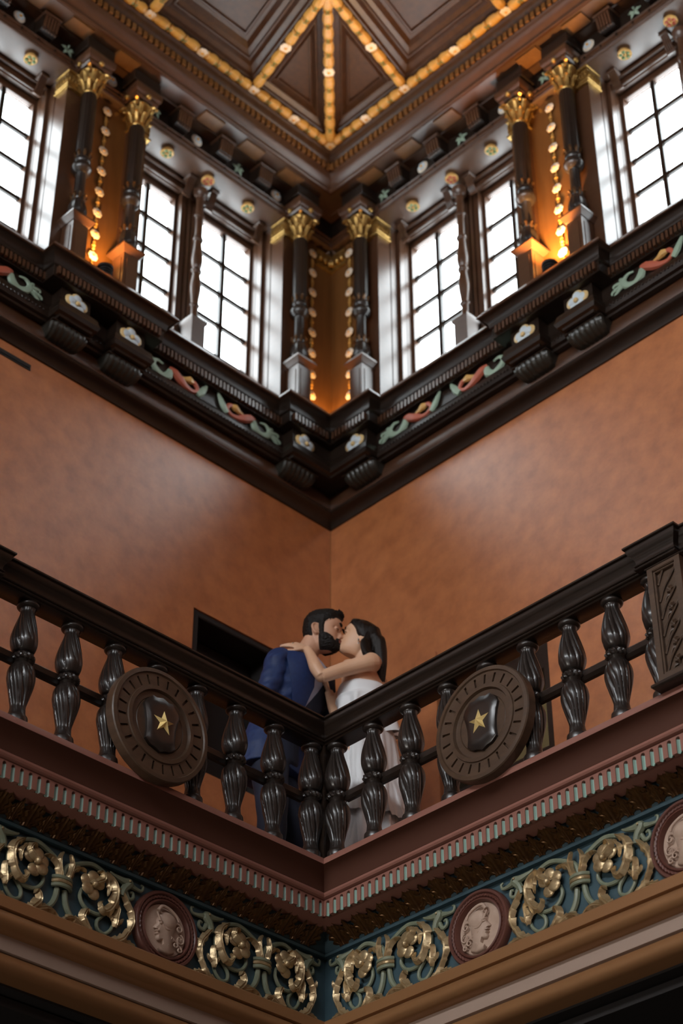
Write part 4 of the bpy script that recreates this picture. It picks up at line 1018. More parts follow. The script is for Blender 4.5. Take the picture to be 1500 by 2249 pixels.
for side in 'RL':
    sd = SIDE[side]
    kk = 0.83
    scroll_unit(side, 0.125, kk if side == 'R' else 1.0, 1.0 if side == 'R' else kk, 'gilded acanthus scroll relief between the corner and the portrait medallion, %s frieze' % sd)
    scroll_unit(side, 1.256, 1.0, 1.0, 'gilded acanthus scroll relief beyond the portrait medallion, %s frieze' % sd)
def medallion(side, s, flip, label):
    t = thing('portrait_medallion', side, s, -0.28, -0.492, label, 'medallion', None)
    MB().lathe([(0.176, 0.0), (0.176, 0.024), (0.170, 0.034), (0.160, 0.034), (0.156, 0.028)], 64, axis='y', cap=False).build('outer_ring', M['medal_frame'], t)
    MB().lathe([(0.157, 0.022), (0.150, 0.032), (0.142, 0.030), (0.137, 0.020)], 192, axis='y', cap=False, fn=lambda r, z, a: r*(1+(0.016*cos(a*48) if z > 0.025 else 0))).build('fluted_ring', M['medal_frame'], t)
    MB().lathe([(0.138, 0.020), (0.134, 0.032), (0.127, 0.034), (0.122, 0.022), (0.120, 0.010)], 64, axis='y', cap=False).build('inner_ring', M['medal_frame'], t)
    r = 0.121
    mb = MB(flip); mb.lathe([(r, 0.008), (r*0.96, 0.014), (r*0.7, 0.017), (0.0005, 0.018)], 48, axis='y', cap=False); mb.build('ground', M['stone'], t)
    P = lambda pts: [(x*r, z*r) for x, z in pts]
    face = [(-0.30, 0.42), (0.05, 0.50), (0.36, 0.42), (0.43, 0.24), (0.40, 0.14), (0.56, -0.05), (0.54, -0.10), (0.44, -0.11), (0.49, -0.19), (0.43, -0.23), (0.47, -0.30), (0.40, -0.34), (0.43, -0.44), (0.35, -0.53), (0.16, -0.48), (0.10, -0.66), (0.30, -0.80), (0.22, -0.90), (-0.15, -0.93), (-0.40, -0.82), (-0.28, -0.55), (-0.34, -0.2), (-0.40, 0.1)]
    mb = MB(flip); mb.prism(list(reversed(P(face))), -0.012, -0.034, 0.010, 0.007); mb.build('portrait_head', M['stone'], t, ang=60)
    mb = MB(flip)
    mb.sphere((-0.06*r, -0.022, 0.33*r), 0.40*r, 16, 9, (1.05, 0.42, 0.88))
    for pts, rd in (([(0.50, 0.50), (0.36, 0.28), (0.22, 0.10), (0.05, -0.02), (-0.12, 0.0)], 0.045), ([(0.46, 0.56), (0.30, 0.78), (0.05, 0.80), (-0.2, 0.72), (-0.40, 0.60), (-0.5, 0.42)], 0.075), ([(0.30, 0.70), (0.38, 0.60), (0.30, 0.52)], 0.04)):
        p = spline([(x*r, -0.034, z*r) for x, z in pts], 4); mb.tube(p, [rd*r*(1-0.5*i/len(p)) for i in range(len(p))], 7)
    mb.build('helmet', M['stone'], t, ang=60)
    mb = MB(flip)
    for cx, cz, R_, a0 in ((-0.55, 0.18, 0.20, 0.5), (-0.62, -0.22, 0.22, 1.8), (-0.42, -0.46, 0.18, 0.2), (-0.20, -0.28, 0.15, 2.5), (-0.62, -0.60, 0.14, 1.0), (-0.1, -0.62, 0.13, 0.4), (0.03, -0.2, 0.10, 2.0)):
        pts = [((cx+R_*(1-i/22)*cos(a0+i*0.42))*r, -0.026-0.0004*i, (cz+R_*(1-i/22)*sin(a0+i*0.42))*r) for i in range(20)]
        mb.tube(pts, [0.045*r*(1-0.5*i/20) for i in range(20)], 6)
    mb.build('curled_hair', M['stone'], t, ang=60)
    for nm_, x, z, q in (('eye', 0.31, 0.13, 0.045), ('mouth', 0.42, -0.21, 0.04)):
        mb = MB(flip); mb.sphere((x*r, -0.036, z*r), q*r*1.4, 8, 5, (1.3, 0.6, 0.7)); mb.build(nm_, M['stone'], t)
    mb = MB(flip)
    mb.tube([((0.24)*r, -0.036, 0.20*r), (0.34*r, -0.038, 0.215*r), (0.42*r, -0.034, 0.20*r)], 0.02*r, 6)
    mb.build('brow', M['stone'], t); return t
for side in 'RL':
    medallion(side, 0.695, side == 'L', 'round cream medallion of a helmeted head nearest the corner, %s frieze' % SIDE[side])
    medallion(side, 1.810, side == 'L', 'round cream medallion of a helmeted head at the frame edge, %s frieze' % SIDE[side])
# ------------------------------------------------------------------ the couple (local frame: x to the right along the picture, y away from the hall, z up)
from mathutils import noise as mnoise
def person(label):
    o = bpy.data.objects.new('person', None); COL.objects.link(o); o.rotation_euler = (0, 0, pi/4); o.location = (0, 0, 0)
    return tag(o, label, 'person')
def remeshed(mb, name, m, parent, voxel=0.005, smooth=2, fn=None, ang=180):
    me = mb.data(name+'_raw', m, False); tmp = bpy.data.objects.new(name+'_raw', me); COL.objects.link(tmp)
    md = tmp.modifiers.new('r', 'REMESH'); md.mode = 'VOXEL'; md.voxel_size = voxel; md.use_smooth_shade = True
    if smooth:
        ms = tmp.modifiers.new('s', 'SMOOTH'); ms.factor = 0.5; ms.iterations = smooth
    dg = bpy.context.evaluated_depsgraph_get(); dg.update()
    nm_ = bpy.data.meshes.new_from_object(tmp.evaluated_get(dg)); nm_.name = name
    bpy.data.objects.remove(tmp); bpy.data.meshes.remove(me)
    if fn:
        nrm = [v.normal.copy() for v in nm_.vertices]
        for v, n in zip(nm_.vertices, nrm): v.co = fn(v.co, n)
        nm_.update()
    nm_.materials.clear(); nm_.materials.append(m); nm_.shade_smooth()
    o = bpy.data.objects.new(name, nm_); COL.objects.link(o); o.parent = parent; return o
def interp(tab, u):
    if u <= tab[0][0]: return tab[0][1]
    for (a, x), (b, y) in zip(tab, tab[1:]):
        if u <= b:
            t = (u-a)/(b-a); t = t*t*(3-2*t) if False else t; return x+(y-x)*t
    return tab[-1][1]
# --- head: lofted slices, front given by a face profile; (f forward, l left, u up), u = 0 at the eyes
F0 = [(-.122, .050), (-.116, .074), (-.108, .089), (-.098, .094), (-.088, .089), (-.081, .092), (-.075, .098), (-.070, .096), (-.067, .092), (-.063, .099), (-.057, .099), (-.050, .097), (-.047, .108), (-.042, .117), (-.036, .118), (-.026, .111), (-.014, .102), (.000, .093), (.008, .092), (.018, .097), (.030, .100), (.050, .098), (.070, .090), (.090, .073), (.106, .048), (.116, .024), (.121, .002)]
F1 = [(-.122, .040), (-.108, .070), (-.095, .080), (-.075, .080), (-.055, .082), (-.035, .083), (-.018, .083), (.000, .080), (.015, .088), (.030, .094), (.050, .094), (.070, .086), (.090, .070), (.106, .046), (.116, .022), (.121, .001)]
B0 = [(-.122, -.030), (-.09, -.052), (-.06, -.074), (-.03, -.092), (0, -.100), (.03, -.101), (.06, -.094), (.085, -.076), (.105, -.048), (.116, -.022), (.121, -.001)]
WD = [(-.122, .022), (-.112, .038), (-.095, .051), (-.07, .060), (-.04, .067), (-.01, .0725), (.02, .0745), (.05, .073), (.075, .063), (.095, .047), (.11, .028), (.118, .013), (.121, .001)]
def sg_w(u):
    if u < -.10: return .026
    if u < -.078: return .024
    if u < -.052: return .023
    if u < .004: return .0115
    return .03
def head_pt(u, ph, grow=0.0):
    c, s_ = cos(ph), sin(ph)
    w = interp(WD, u)+grow; l = w*(abs(s_)**0.9)*(1 if s_ >= 0 else -1)
    if c >= 0:
        f1 = interp(F1, u); f0 = interp(F0, u)
        f = (f1+grow)*(c**0.72)+(f0-f1)*exp(-(l/sg_w(u))**2)
        for sd_ in (1, -1):                      # eye hollows and cheek bones
            f -= 0.009*exp(-((l-sd_*.031)/.015)**2-((u-.002)/.011)**2)
            f += 0.004*exp(-((l-sd_*.040)/.016)**2-((u+.032)/.016)**2)
    else: f = (interp(B0, u)-grow)*(abs(c)**0.8)
    return Vector((f, l, u))
def head_mat(center, face, pitch, yaw, scale, roll=0.0):
    """face: +1 looks to +x, -1 to -x; positive pitch looks up; positive yaw turns towards the hall (-y)"""
    fx = Vector((face*cos(yaw)*cos(pitch), -sin(yaw)*cos(pitch), sin(pitch)))
    up0 = Vector((0, 0, 1)); lt = up0.cross(fx).normalized(); up = fx.cross(lt).normalized()
    lt, up = lt*cos(roll)+up*sin(roll), up*cos(roll)-lt*sin(roll)
    C_ = Vector(center)
    return lambda p: C_+(fx*p[0]+lt*p[1]+up*p[2])*scale
def head_mb(mb, T):
    us = [-.122+.243*i/70 for i in range(71)]; NP = 72
    mb.ring_stack([[tuple(T(head_pt(u, 2*pi*k/NP))) for k in range(NP)] for u in us])
    for sd_ in (1, -1):
        mb.sphere(T((.077, sd_*.031, .000)), .0125, 14, 9)                                       # closed eye
        mb.tube([T((.090-.012*abs(q)/.016, sd_*.031+q, -.006+abs(q)*.12)) for q in (-.016, -.008, 0, .008, .016)], [.0015, .0026, .003, .0026, .0015], 6)
        mb.sphere(T((.098, sd_*.012, -.043)), .0085, 10, 7)
        ear = [(-.014, .070, .000), (-.026, .080, .008), (-.038, .086, -.002), (-.038, .086, -.022), (-.026, .080, -.042), (-.016, .074, -.051), (-.011, .072, -.044)]
        p = spline([T((a, sd_*b, c)) for a, b, c in ear], 4); mb.tube(p, [.0062]*len(p), 8)
        mb.sphere(T((-.022, sd_*.072, -.020)), .017, 10, 7, (1, .5, 1.3)); mb.sphere(T((-.017, sd_*.074, -.048)), .0085, 8, 6)
def shell(name, m, parent, T, mask, grow, seg=96, rows=80, noise_=0.0, fr=60):
    """hair or beard: the part of the head surface where mask(u, ph) > 0, lifted by grow*mask and closed against the skin"""
    mb = MB(); g = []
    for j in range(rows+1):
        u = -.125+.247*j/rows; row = []
        for k in range(seg):
            ph = 2*pi*k/seg; mk = mask(u, ph); p = head_pt(min(max(u, -.122), .121), ph)
            d = Vector((p.x, p.y, max(0, p.z-.02)*1.2+(-.6*max(0, -.085-u)))).normalized(); q = p+d*(grow*max(0, mk))
            if noise_ and mk > 0: q = q+d*noise_*mnoise.noise(Vector((q.x*fr, q.y*fr, q.z*fr)))
            row.append((q, mk))
        g.append(row)
    vs = []; idx = {}
    def vi(j, k):
        k %= seg
        if (j, k) not in idx: idx[(j, k)] = len(vs); vs.append(tuple(T(g[j][k][0])))
        return idx[(j, k)]
    fs = []
    for j in range(rows):
        for k in range(seg):
            if max(g[j][k][1], g[j][(k+1) % seg][1], g[j+1][k][1], g[j+1][(k+1) % seg][1]) > 0:
                fs.append((vi(j, k), vi(j, k+1), vi(j+1, k+1), vi(j+1, k)))
    mb.add(vs, fs); return mb.build(name, m, parent, ang=180)
def sm(x, a, b): 
    t = min(1, max(0, (x-a)/(b-a))); return t*t*(3-2*t)
def limb(mb, pts, rad, seg=16, sub=5, sq=(1, 1), up=None):
    p = spline(pts, sub); mb.tube(p, lerp_list(rad, len(p)), seg, sq, up); return mb
def hand(mb, wrist, fwd, nrm, thumb_side, curl, size=1.0, spread=0.10):
    """fwd: finger direction, nrm: out of the back of the hand; curl: bend per joint in radians (towards the palm)"""
    W0 = Vector(wrist); F = Vector(fwd).normalized(); N = Vector(nrm); N = (N-F*N.dot(F)).normalized(); L = F.cross(N)*thumb_side
    s = size
    limb(mb, [W0-F*.03*s, W0+F*.01*s, W0+F*.045*s, W0+F*.088*s], [.024*s, .027*s, .036*s, .038*s], 14, 4, (1, .42), up=tuple(L))
    tips = []
    for i, (off, ln, r) in enumerate(((.029, .072, .0088), (.010, .080, .0092), (-.009, .075, .0088), (-.027, .060, .0078))):
        a = spread*(off/.029); d = (F*cos(a)+L*sin(a)).normalized(); p = W0+F*.080*s+L*off*s; pts = [p-d*.02*s, p]; ang = 0
        for j, fr in enumerate((.46, .30, .24)):
            ang += curl[i] if hasattr(curl, '__len__') else curl
            dd = d*cos(ang)-N*sin(ang); p = p+dd*ln*fr*s; pts.append(p)
        mb.tube(pts, [r*s, r*1.05*s, r*.98*s, r*.9*s, r*.68*s], 10); mb.sphere(pts[-1], r*.70*s, 8, 6); tips.append(pts)
    p = W0+F*.025*s+L*.026*s; d = (F*.75+L*.62-N*.25).normalized()
    pts = [p-d*.012*s, p+d*.018*s, p+d*.045*s, p+(d*.9+F*.35).normalized()*.072*s]
    mb.tube(pts, [.013*s, .0125*s, .0105*s, .0075*s], 10); mb.sphere(pts[-1], .0078*s, 8, 6)
    return tips
def nails(tips, m, parent, nrm, size=1.0):
    for pts in tips:
        d = (Vector(pts[-1])-Vector(pts[-2])).normalized(); N = Vector(nrm); N = (N-d*N.dot(d)).normalized()
        mb = MB(); c = Vector(pts[-1])-d*.002+N*.0048*size; mb.sphere(c, .0048*size, 8, 5, (1, 1, .6)); mb.build('fingernail', m, parent)
NAIL = mat('nail_polish', (0.62, 0.42, 0.36), 0.3)

# ================================================================== the man
man = person('dark-haired bearded man in a royal blue suit leaning in to kiss the woman')
TM = head_mat((-0.018, 0.600, 1.655), 1, radians(-6), radians(12), 1.0)
mb = MB(); head_mb(mb, TM)
limb(mb, [(-0.055, .605, 1.63), (-0.085, .61, 1.57), (-0.125, .62, 1.50), (-0.150, .63, 1.43)], [.056, .058, .063, .075], 20, 5)
limb(mb, [(-0.16, .63, 1.42), (-0.19, .63, 1.30), (-0.235, .63, 1.12), (-0.265, .63, 0.95)], [.10, .115, .10, .11], 20, 4, (1.25, .85), up=(0.26, -1, 0))
RS, RE_, RW = (-0.240, .465, 1.405), (-0.315, .430, 1.120), (-0.130, .430, 0.985)
LS, LE_, LW = (-0.050, .785, 1.405), (0.015, .820, 1.165), (0.150, .775, 1.120)
limb(mb, [(-0.17, .58, 1.42), RS, tuple((Vector(RS)+Vector(RE_))/2), RE_, tuple((Vector(RE_)+Vector(RW))/2), RW], [.06, .052, .047, .040, .036, .027], 14, 4)
limb(mb, [(-0.13, .68, 1.42), LS, tuple((Vector(LS)+Vector(LE_))/2), LE_, tuple((Vector(LE_)+Vector(LW))/2), LW], [.06, .052, .047, .040, .036, .027], 14, 4)
for hx, hy, kx, ky, ax, ay in ((-.285, .545, -.265, .505, -.270, .52), (-.240, .705, -.175, .680, -.195, .71)):
    limb(mb, [(hx, hy, .96), (hx, hy, .85), (kx, ky, .50), (ax, ay, .30), (ax, ay, .09)], [.09, .088, .058, .052, .038], 14, 4)
tr_ = hand(mb, RW, (0.98, -0.05, 0.05), (0.1, -1, 0.2), 1, .22, 1.0)
tl_ = hand(mb, LW, (0.95, -0.20, -0.05), (0.1, 1, 0.1), -1, .22, 1.0)
mbody = remeshed(mb, 'body', M['skin_m'], man, 0.0042, 1)
# hair, beard, brows, lips
def mhair(u, ph):
    a = abs((ph+pi) % (2*pi)-pi)                     # 0 at the face
    line = .062 if a < .75 else (.062-(a-.75)*.06 if a < 1.05 else (.044-(a-1.05)*.05 if a < 1.44 else (-.035 if a < 1.60 else (.010 if a < 2.02 else -.072))))   # clear of the ear
    return sm(u, line-.004, line+.035) if u > line-.004 else 0
shell('hair', M['hair_m'], man, TM, lambda u, ph: mhair(u, ph)*(.55+.45*sm(u, .02, .08)), .020, 120, 96, .004, 90)
fq = MB()
for k in range(26):
    a = -.62+1.24*k/25; u = .082+.012*random.random(); p = head_pt(u, a, .006)
    fq.tube([TM(p), TM(p+Vector((.008+.006*random.random(), 0, .016))), TM(p+Vector((.012, .004*(random.random()-.5), .028+.008*random.random())))], [.008, .007, .002], 6)
for k in range(70):
    a = -2.2+4.4*random.random(); u = .085+.03*random.random(); p = head_pt(u, a, .012)
    fq.tube([TM(p), TM(p+Vector((.006, 0, .012))), TM(p+Vector((.012, 0, .014)))], [.006, .005, .0015], 5)
fq.build('hair_tufts', M['hair_m'], man)['kind'] = 'stuff'
def mbeard(u, ph):
    a = abs((ph+pi) % (2*pi)-pi)
    if a > 1.60: return 0
    top = -.056 if a < .28 else (-.056-.016*sin((a-.28)/.5*pi) if a < .78 else (-.060+(a-.78)*.030 if a < 1.42 else -.041+(a-1.42)*.75))
    v = sm(-u, -top-.004, -top+.010)
    if a < .25 and -.080 < u < -.058: v *= .25        # the lips stay clear
    return v*(1-sm(a, 1.53, 1.60))
shell('beard', M['hair_m'], man, TM, mbeard, .011, 160, 140, .004, 120)
for sd_ in (1, -1):
    mb = MB(); p = [TM(Vector((.100-.5*abs(q-.012)**1.4*1.1, sd_*(.012+q), .022+.005*sin(q/.036*pi)))) for q in (0, .009, .018, .027, .036)]
    mb.tube(p, [.004, .0066, .0068, .0054, .003], 6); mb.build('eyebrow', M['hair_m'], man)
    mb = MB(); mb.tube([TM((.0915-.016*(abs(q)/.016)**2*.8, sd_*.031+q, -.008+abs(q)*.15)) for q in (-.016, -.008, 0, .008, .016)], [.0008, .0014, .0016, .0014, .0008], 5); mb.build('eyelashes', M['hair_m'], man)
mb = MB(); mb.tube([TM((.094, -.018, -.067)), TM((.102, -.008, -.064)), TM((.104, 0, -.065)), TM((.102, .008, -.064)), TM((.094, .018, -.067))], [.002, .0042, .0046, .0042, .002], 7)
mb.tube([TM((.093, -.015, -.071)), TM((.100, -.006, -.0745)), TM((.100, .006, -.0745)), TM((.093, .015, -.071))], [.002, .005, .005, .002], 7); mb.build('lips', M['lips'], man)
# jacket
YJ = radians(-34)                 # chest turned a little to the hall
JT = [(.80, -.300, .150, .190), (.90, -.290, .150, .195), (1.00, -.260, .138, .185), (1.10, -.228, .130, .178), (1.20, -.190, .136, .188), (1.30, -.160, .142, .205), (1.38, -.145, .138, .215), (1.425, -.142, .120, .205), (1.455, -.140, .100, .165), (1.49, -.138, .078, .090)]
def jrow(z):
    tb = lambda i: interp([(r[0], r[i]) for r in JT], z); return tb(1), tb(2), tb(3)
def jpt(z, ph, off=0.0):
    cx, d, w = jrow(z); c, s_ = cos(ph), sin(ph)
    x = (d+off)*(abs(c)**.85)*(1 if c >= 0 else -1); y = (w+off)*(abs(s_)**.85)*(1 if s_ >= 0 else -1)
    if c > 0: x += .012*sm(z, 1.15, 1.3)*c
    return Vector((cx+x*cos(YJ)-y*sin(YJ), .625+x*sin(YJ)+y*cos(YJ), z))
mb = MB(); NP = 40
mb.ring_stack([[tuple(jpt(z, 2*pi*k/NP)) for k in range(NP)] for z in [.80+.69*i/34 for i in range(35)]])
def sleeve(S_, E_, W_):
    S_, E_, W_ = Vector(S_), Vector(E_), Vector(W_); e2 = E_+(W_-E_)*.9
    limb(mb, [tuple(S_+Vector((.03, .07 if S_.y < .6 else -.07, .015))), tuple(S_+Vector((-.005, 0, -.012))), tuple(S_.lerp(E_, .35)), tuple(S_.lerp(E_, .7)), tuple(E_), tuple(E_.lerp(W_, .5)), tuple(e2)], [.060, .066, .062, .058, .056, .052, .046], 20, 5)
sleeve(RS, RE_, RW); sleeve(LS, LE_, LW)
def wool(co, n):
    q = Vector((co.x*9+co.z*6, co.y*9, co.z*15-co.x*10)); f = mnoise.noise(q)+.5*mnoise.noise(q*2.1)
    k = .35+1.0*exp(-((co.z-1.17)/.10)**2)+.55*exp(-((co.z-1.36)/.07)**2)
    return co+n*f*.011*k
remeshed(mb, 'jacket', M['blue'], man, 0.0060, 3, wool)
def patch(name, m, rows_, off, parent):
    mb = MB(); vs = []; w = 7
    for z, a, b in rows_:
        for k in range(w): vs.append(tuple(jpt(z, a+(b-a)*k/(w-1), off)))
    for z, a, b in rows_:
        for k in range(w): vs.append(tuple(jpt(z, a+(b-a)*k/(w-1), off-.008)))
    n = len(rows_); N_ = n*w; fs = []
    for i in range(n-1):
        for k in range(w-1):
            q = (i*w+k, i*w+k+1, (i+1)*w+k+1, (i+1)*w+k); fs += [q, tuple(x+N_ for x in reversed(q))]
        for k in (0, w-1):
            q = (i*w+k, (i+1)*w+k, (i+1)*w+k+N_, i*w+k+N_); fs.append(q if k == 0 else tuple(reversed(q)))
    mb.add(vs, fs); return mb.build(name, m, parent, ang=60)
D = radians
patch('shirt', M['shirt'], [(1.05, D(-12), D(-8)), (1.15, D(-18), D(-4)), (1.25, D(-27), D(2)), (1.35, D(-36), D(10)), (1.42, D(-44), D(18)), (1.47, D(-60), D(34)), (1.487, D(-75), D(50))], .010, man)
patch('lapel', M['blue'], [(1.06, D(-18), D(-11)), (1.15, D(-34), D(-7)), (1.25, D(-50), D(-8)), (1.34, D(-62), D(-14)), (1.42, D(-70), D(-28)), (1.47, D(-90), D(-62))], .017, man)
patch('lapel', M['navy'], [(1.06, D(-10), D(2)), (1.15, D(-5), D(18)), (1.25, D(1), D(34)), (1.34, D(8), D(46)), (1.42, D(17), D(52)), (1.47, D(34), D(66))], .017, man)  # far lapel of the blue jacket, its shadow put in as darker navy
patch('collar', M['blue'], [(1.455, D(60), D(300)), (1.475, D(62), D(298)), (1.49, D(66), D(294))], .014, man)
mb = MB(); limb(mb, [(-0.118, .615, 1.505), (-0.132, .622, 1.475)], [.066, .080], 24, 3); mb.build('shirt_collar', M['shirt'], man)
# trousers and shoes
mb = MB()
limb(mb, [(-0.265, .625, 1.02), (-0.262, .625, .93), (-0.258, .625, .82)], [.12, .125, .11], 20, 4, (1.35, 1), up=(0.25, -1, 0))
for hx, hy, kx, ky, ax, ay in ((-.285, .545, -.265, .505, -.270, .52), (-.240, .705, -.175, .680, -.195, .71)):
    limb(mb, [(hx, hy, .93), (hx, hy, .80), (kx, ky, .50), (ax, ay, .28), (ax+.01, ay, .035)], [.100, .100, .076, .068, .066], 18, 5)
remeshed(mb, 'trousers', M['navy'], man, 0.009, 3, lambda co, n: co+n*.006*mnoise.noise(Vector((co.x*12, co.y*12, co.z*9))))
for ax, ay in ((-.270, .52), (-.195, .71)):
    mb = MB(); limb(mb, [(ax-.075, ay, .045), (ax, ay, .045), (ax+.10, ay-.01, .035), (ax+.175, ay-.015, .026)], [.034, .042, .040, .024], 14, 4, (1, .85)); mb.build('shoe', M['shoe'], man)
    mb = MB(); mb.box(ax-.10, ax-.03, ay-.034, ay+.034, 0.0, .022, .004); mb.build('heel', M['shoe'], man)

# ================================================================== the woman
wom = person('long dark-haired woman in a strapless white ruffled dress, her arm round the man')
TW = head_mat((0.172, 0.600, 1.606), -1, radians(21), radians(4), 0.93)
mb = MB(); head_mb(mb, TW)
limb(mb, [(0.185, .600, 1.575), (0.192, .602, 1.52), (0.196, .605, 1.46), (0.198, .61, 1.40)], [.045, .045, .047, .058], 18, 5)
YW = radians(38)                  # her back is turned partly to the hall
def wpt(row, ph, off=0.0):
    z, cx, d, w = row; c, s_ = cos(ph), sin(ph); x = -(d+off)*c; y = (w+off)*s_
    return Vector((cx+x*cos(-YW)-y*sin(-YW), .605+x*sin(-YW)+y*cos(-YW), z))
WT = [(.55, .20, .10, .13), (.75, .205, .12, .165), (.88, .21, .125, .18), (1.0, .212, .105, .155), (1.08, .208, .092, .128), (1.16, .204, .098, .132), (1.24, .200, .112, .145), (1.30, .200, .104, .150), (1.36, .200, .090, .165), (1.40, .199, .075, .165), (1.43, .198, .060, .11)]
mb.ring_stack([[tuple(wpt(r, 2*pi*k/32)) for k in range(32)] for r in WT])
for sd_ in (1, -1): mb.sphere(tuple(wpt((1.235, .20, .10, .14), sd_*radians(32))), .058, 14, 9)
WS, WE, WW = (0.238, .455, 1.372), (-0.022, .405, 1.252), (-0.100, .440, 1.448)
limb(mb, [(0.205, .56, 1.395), WS, tuple(Vector(WS).lerp(Vector(WE), .5)+Vector((0, 0, .006))), WE], [.046, .046, .039, .032], 16, 6)
mb.sphere((0.232, .462, 1.378), .049, 14, 10); mb.sphere((-0.026, .412, 1.258), .031, 10, 8)
limb(mb, [WE, tuple(Vector(WE).lerp(Vector(WW), .3)+Vector((-.006, -.004, 0))), tuple(Vector(WE).lerp(Vector(WW), .7)), WW], [.031, .035, .028, .0215], 16, 6)
FS, FE_, FW_ = (0.125, .755, 1.365), (0.060, .655, 1.135), (0.010, .560, 1.265)
limb(mb, [(0.165, .67, 1.39), FS, tuple((Vector(FS)+Vector(FE_))/2), FE_], [.044, .043, .036, .031], 14, 5)
limb(mb, [FE_, tuple((Vector(FE_)+Vector(FW_))/2), FW_], [.031, .031, .021], 14, 5)
for sx in (.16, .25):
    limb(mb, [(sx, .60, .86), (sx, .60, .50), (sx, .61, .30), (sx+.01, .61, .12)], [.085, .055, .048, .03], 14, 4)
th = hand(mb, WW, (-0.86, 0.20, 0.42), (-0.25, -0.66, 0.70), -1, [.10, .13, .16, .20], 0.90, .20)
hand(mb, FW_, (-0.35, -0.25, 0.90), (1, 0.2, 0.3), 1, .18, 0.88)
remeshed(mb, 'body', M['skin_w'], wom, 0.0040, 1)
nails(th, NAIL, wom, (-0.30, -0.62, 0.72), .9)
r_ = th[2]; a, b = Vector(r_[1]), Vector(r_[2]); mb = MB(); d = (b-a).normalized(); mb.tube([a.lerp(b, .45)-d*.003, a.lerp(b, .45)+d*.003], [.0098, .0098], 14); mb.build('ring', M['silver'], wom)
mb = MB(); q = TW((-.007, .082, -.052)); mb.sphere(q, .0055, 8, 6); mb.tube([q, q+Vector((0, -.002, -.022))], .0016, 6); mb.sphere(q+Vector((0, -.002, -.026)), .0045, 8, 6); mb.build('earring', M['silver'], wom)
# face details
for sd_ in (1, -1):
    mb = MB(); p = [TW(Vector((.098-.5*abs(q-.012)**1.4*1.1, sd_*(.013+q), .023+.006*sin(q/.034*pi)))) for q in (0, .009, .018, .027, .034)]
    mb.tube(p, [.002, .0032, .003, .0025, .001], 6); mb.build('eyebrow', M['hair_w'], wom)
    mb = MB(); mb.tube([TW((.0925-.016*(abs(q)/.016)**2*.8, sd_*.031+q, -.009+abs(q)*.15)) for q in (-.016, -.008, 0, .008, .016)], [.001, .002, .0022, .002, .001], 5); mb.build('eyelashes', M['hair_w'], wom)
mb = MB(); mb.tube([TW((.093, -.016, -.067)), TW((.101, -.007, -.064)), TW((.103, 0, -.065)), TW((.101, .007, -.064)), TW((.093, .016, -.067))], [.002, .0042, .0044, .0042, .002], 7)
mb.tube([TW((.092, -.014, -.071)), TW((.0995, -.006, -.0745)), TW((.0995, .006, -.0745)), TW((.092, .014, -.071))], [.002, .005, .005, .002], 7); mb.build('lips', M['lips'], wom)
# hair: cap on the skull, long fall over the back and the near shoulder
mb = MB()
us = [-.02+.141*i/30 for i in range(31)]
def whair_pt(u, ph):
    a = abs((ph+pi) % (2*pi)-pi); line = .070 if a < .5 else (.070-(a-.5)*.055 if a < 1.2 else .03-(a-1.2)*.14)
    g_ = .017*sm(u, line-.006, line+.02); p = head_pt(u, ph, g_ if u > line-.006 else -.012); return p
mb.ring_stack([[tuple(TW(whair_pt(u, 2*pi*k/64))) for k in range(64)] for u in us])
limb(mb, [TW((-.045, 0, .060)), TW((-.080, 0, .0)), (.262, .600, 1.545), (.270, .595, 1.44), (.268, .600, 1.33), (.262, .61, 1.22)], [.070, .080, .075, .060, .045, .016], 20, 6, (1.25, .72), up=(0.15, -1, 0))
limb(mb, [TW((-.058, .062, .03)), TW((-.066, .072, -.04)), (.205, .520, 1.515), (.215, .505, 1.455), (.245, .490, 1.415), (.280, .480, 1.375), (.288, .478, 1.345)], [.030, .036, .036, .032, .028, .018, .004], 14, 5, (1, .7))
limb(mb, [TW((-.05, -.05, .02)), (.235, .68, 1.54), (.235, .72, 1.42), (.225, .72, 1.30)], [.05, .05, .045, .012], 14, 5)
limb(mb, [(.120, .70, 1.45), (.092, .68, 1.36), (.080, .66, 1.27), (.082, .65, 1.22)], [.02, .022, .018, .004], 10, 5)
def strands(co, n):
    q = Vector((co.x*75, co.y*75, co.z*7)); return co+n*(.0035*mnoise.noise(q)+.004*mnoise.noise(Vector((co.x*28, co.y*28, co.z*4))))
remeshed(mb, 'hair', M['hair_w'], wom, 0.0042, 2, strands)
# dress
def ring_loft(rows_, NPH, fold, a0=0, a1=2*pi, close=True):
    out = []
    for r in rows_: out.append([tuple(wpt(r[:4], a0+(a1-a0)*k/(NPH if close else NPH-1), fold(r, a0+(a1-a0)*k/NPH))) for k in range(NPH)])
    return out
def itab(rows_, n):
    z0, z1 = rows_[0][0], rows_[-1][0]; out = []
    for i in range(n+1):
        z = z0+(z1-z0)*i/n; out.append((z,)+tuple(interp([(r[0], r[j]) for r in rows_], z) for j in (1, 2, 3)))
    return out
mb = MB()
BT = [(1.00, .212, .112, .162), (1.08, .208, .100, .137), (1.16, .203, .112, .142), (1.22, .196, .135, .152), (1.262, .198, .130, .156), (1.275, .199, .122, .154)]
mb.ring_stack(ring_loft(itab(BT, 22), 72, lambda r, a: .004*sin(a*5+r[0]*30)*sin(a*3)+.004), True, True, True); mb.build('bodice', M['dress'], wom, ang=180)
mb = MB()
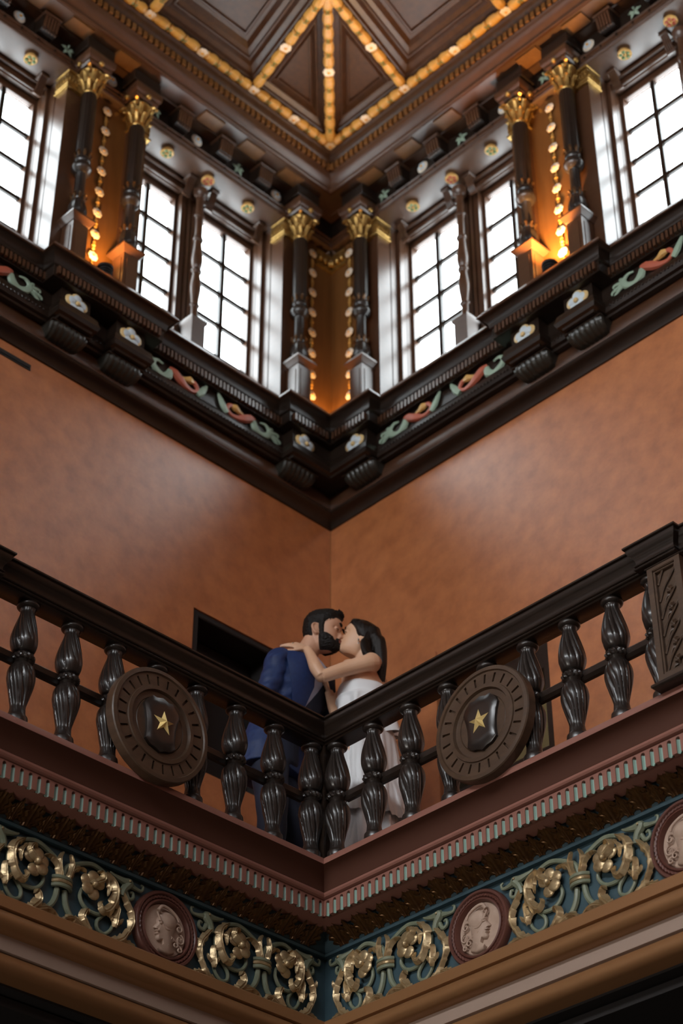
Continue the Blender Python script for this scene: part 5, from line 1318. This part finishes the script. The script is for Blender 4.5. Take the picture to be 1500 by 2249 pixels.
RT = [(1.020, .21, .134, .184), (1.06, .21, .132, .178), (1.12, .206, .134, .170), (1.18, .201, .142, .166), (1.200, .199, .150, .172), (1.212, .199, .134, .156)]
mb.ring_stack(ring_loft([(z+0, cx, d, w) for z, cx, d, w in itab(RT, 24)], 120, lambda r, a: (1.21-r[0])*.16*sin(a*9+1.3*sin(a*3))), True, False, True)
mb.v = [(x, y, z+.030*sin(atan2(y-.6, x-.2)*2+.6)*(1.21-z)/.19) for x, y, z in mb.v]; mb.build('ruffle_overlay', M['dress'], wom, ang=180)
mb = MB()
ST = [(.015, .215, .235, .270), (.20, .213, .200, .235), (.45, .211, .170, .205), (.70, .210, .150, .190), (.88, .210, .140, .185), (1.00, .211, .124, .174), (1.05, .210, .118, .160)]
mb.ring_stack(ring_loft(itab(ST, 60), 160, lambda r, a: (1.06-r[0])*.030*(sin(a*11+2*sin(a*2+r[0]*2))+.6*sin(a*19+3+r[0]*3))), True, True, True); mb.build('skirt', M['dress'], wom, ang=180)
for zc, ph0 in ((0, 0),):
    for t_i, (zt, zb, fl) in enumerate(((1.00, .48, .020), (.60, .03, .024))):
        mb = MB(); n = 40; rr = []
        for i in range(13):
            f = i/12; z = zt+(zb-zt)*f; base = itab([r for r in ST], 1)
            row = (z,)+tuple(interp([(r[0], r[j]) for r in ST], z) for j in (1, 2, 3)); pr = []
            for k in range(n):
                a = D(95)+D(150)*k/(n-1); pr.append(tuple(wpt(row, -a+D(10), -.040+.062*f+fl*f*(.55+.45*sin(k*1.05+t_i)) + .010*f*sin(k*1.9+f*3))))
            rr.append(pr)
        mb.ring_stack(rr, False, False, False); mb.build('ruffle_tier', M['dress'], wom, ang=180)
for sx in (.165, .255):
    mb = MB(); limb(mb, [(sx+.06, .62, .055), (sx, .615, .05), (sx-.09, .61, .025), (sx-.13, .61, .018)], [.022, .028, .026, .012], 12, 4); mb.tube([(sx+.065, .62, .05), (sx+.07, .62, .0)], [.012, .006], 8); mb.build('shoe', M['dress'], wom)
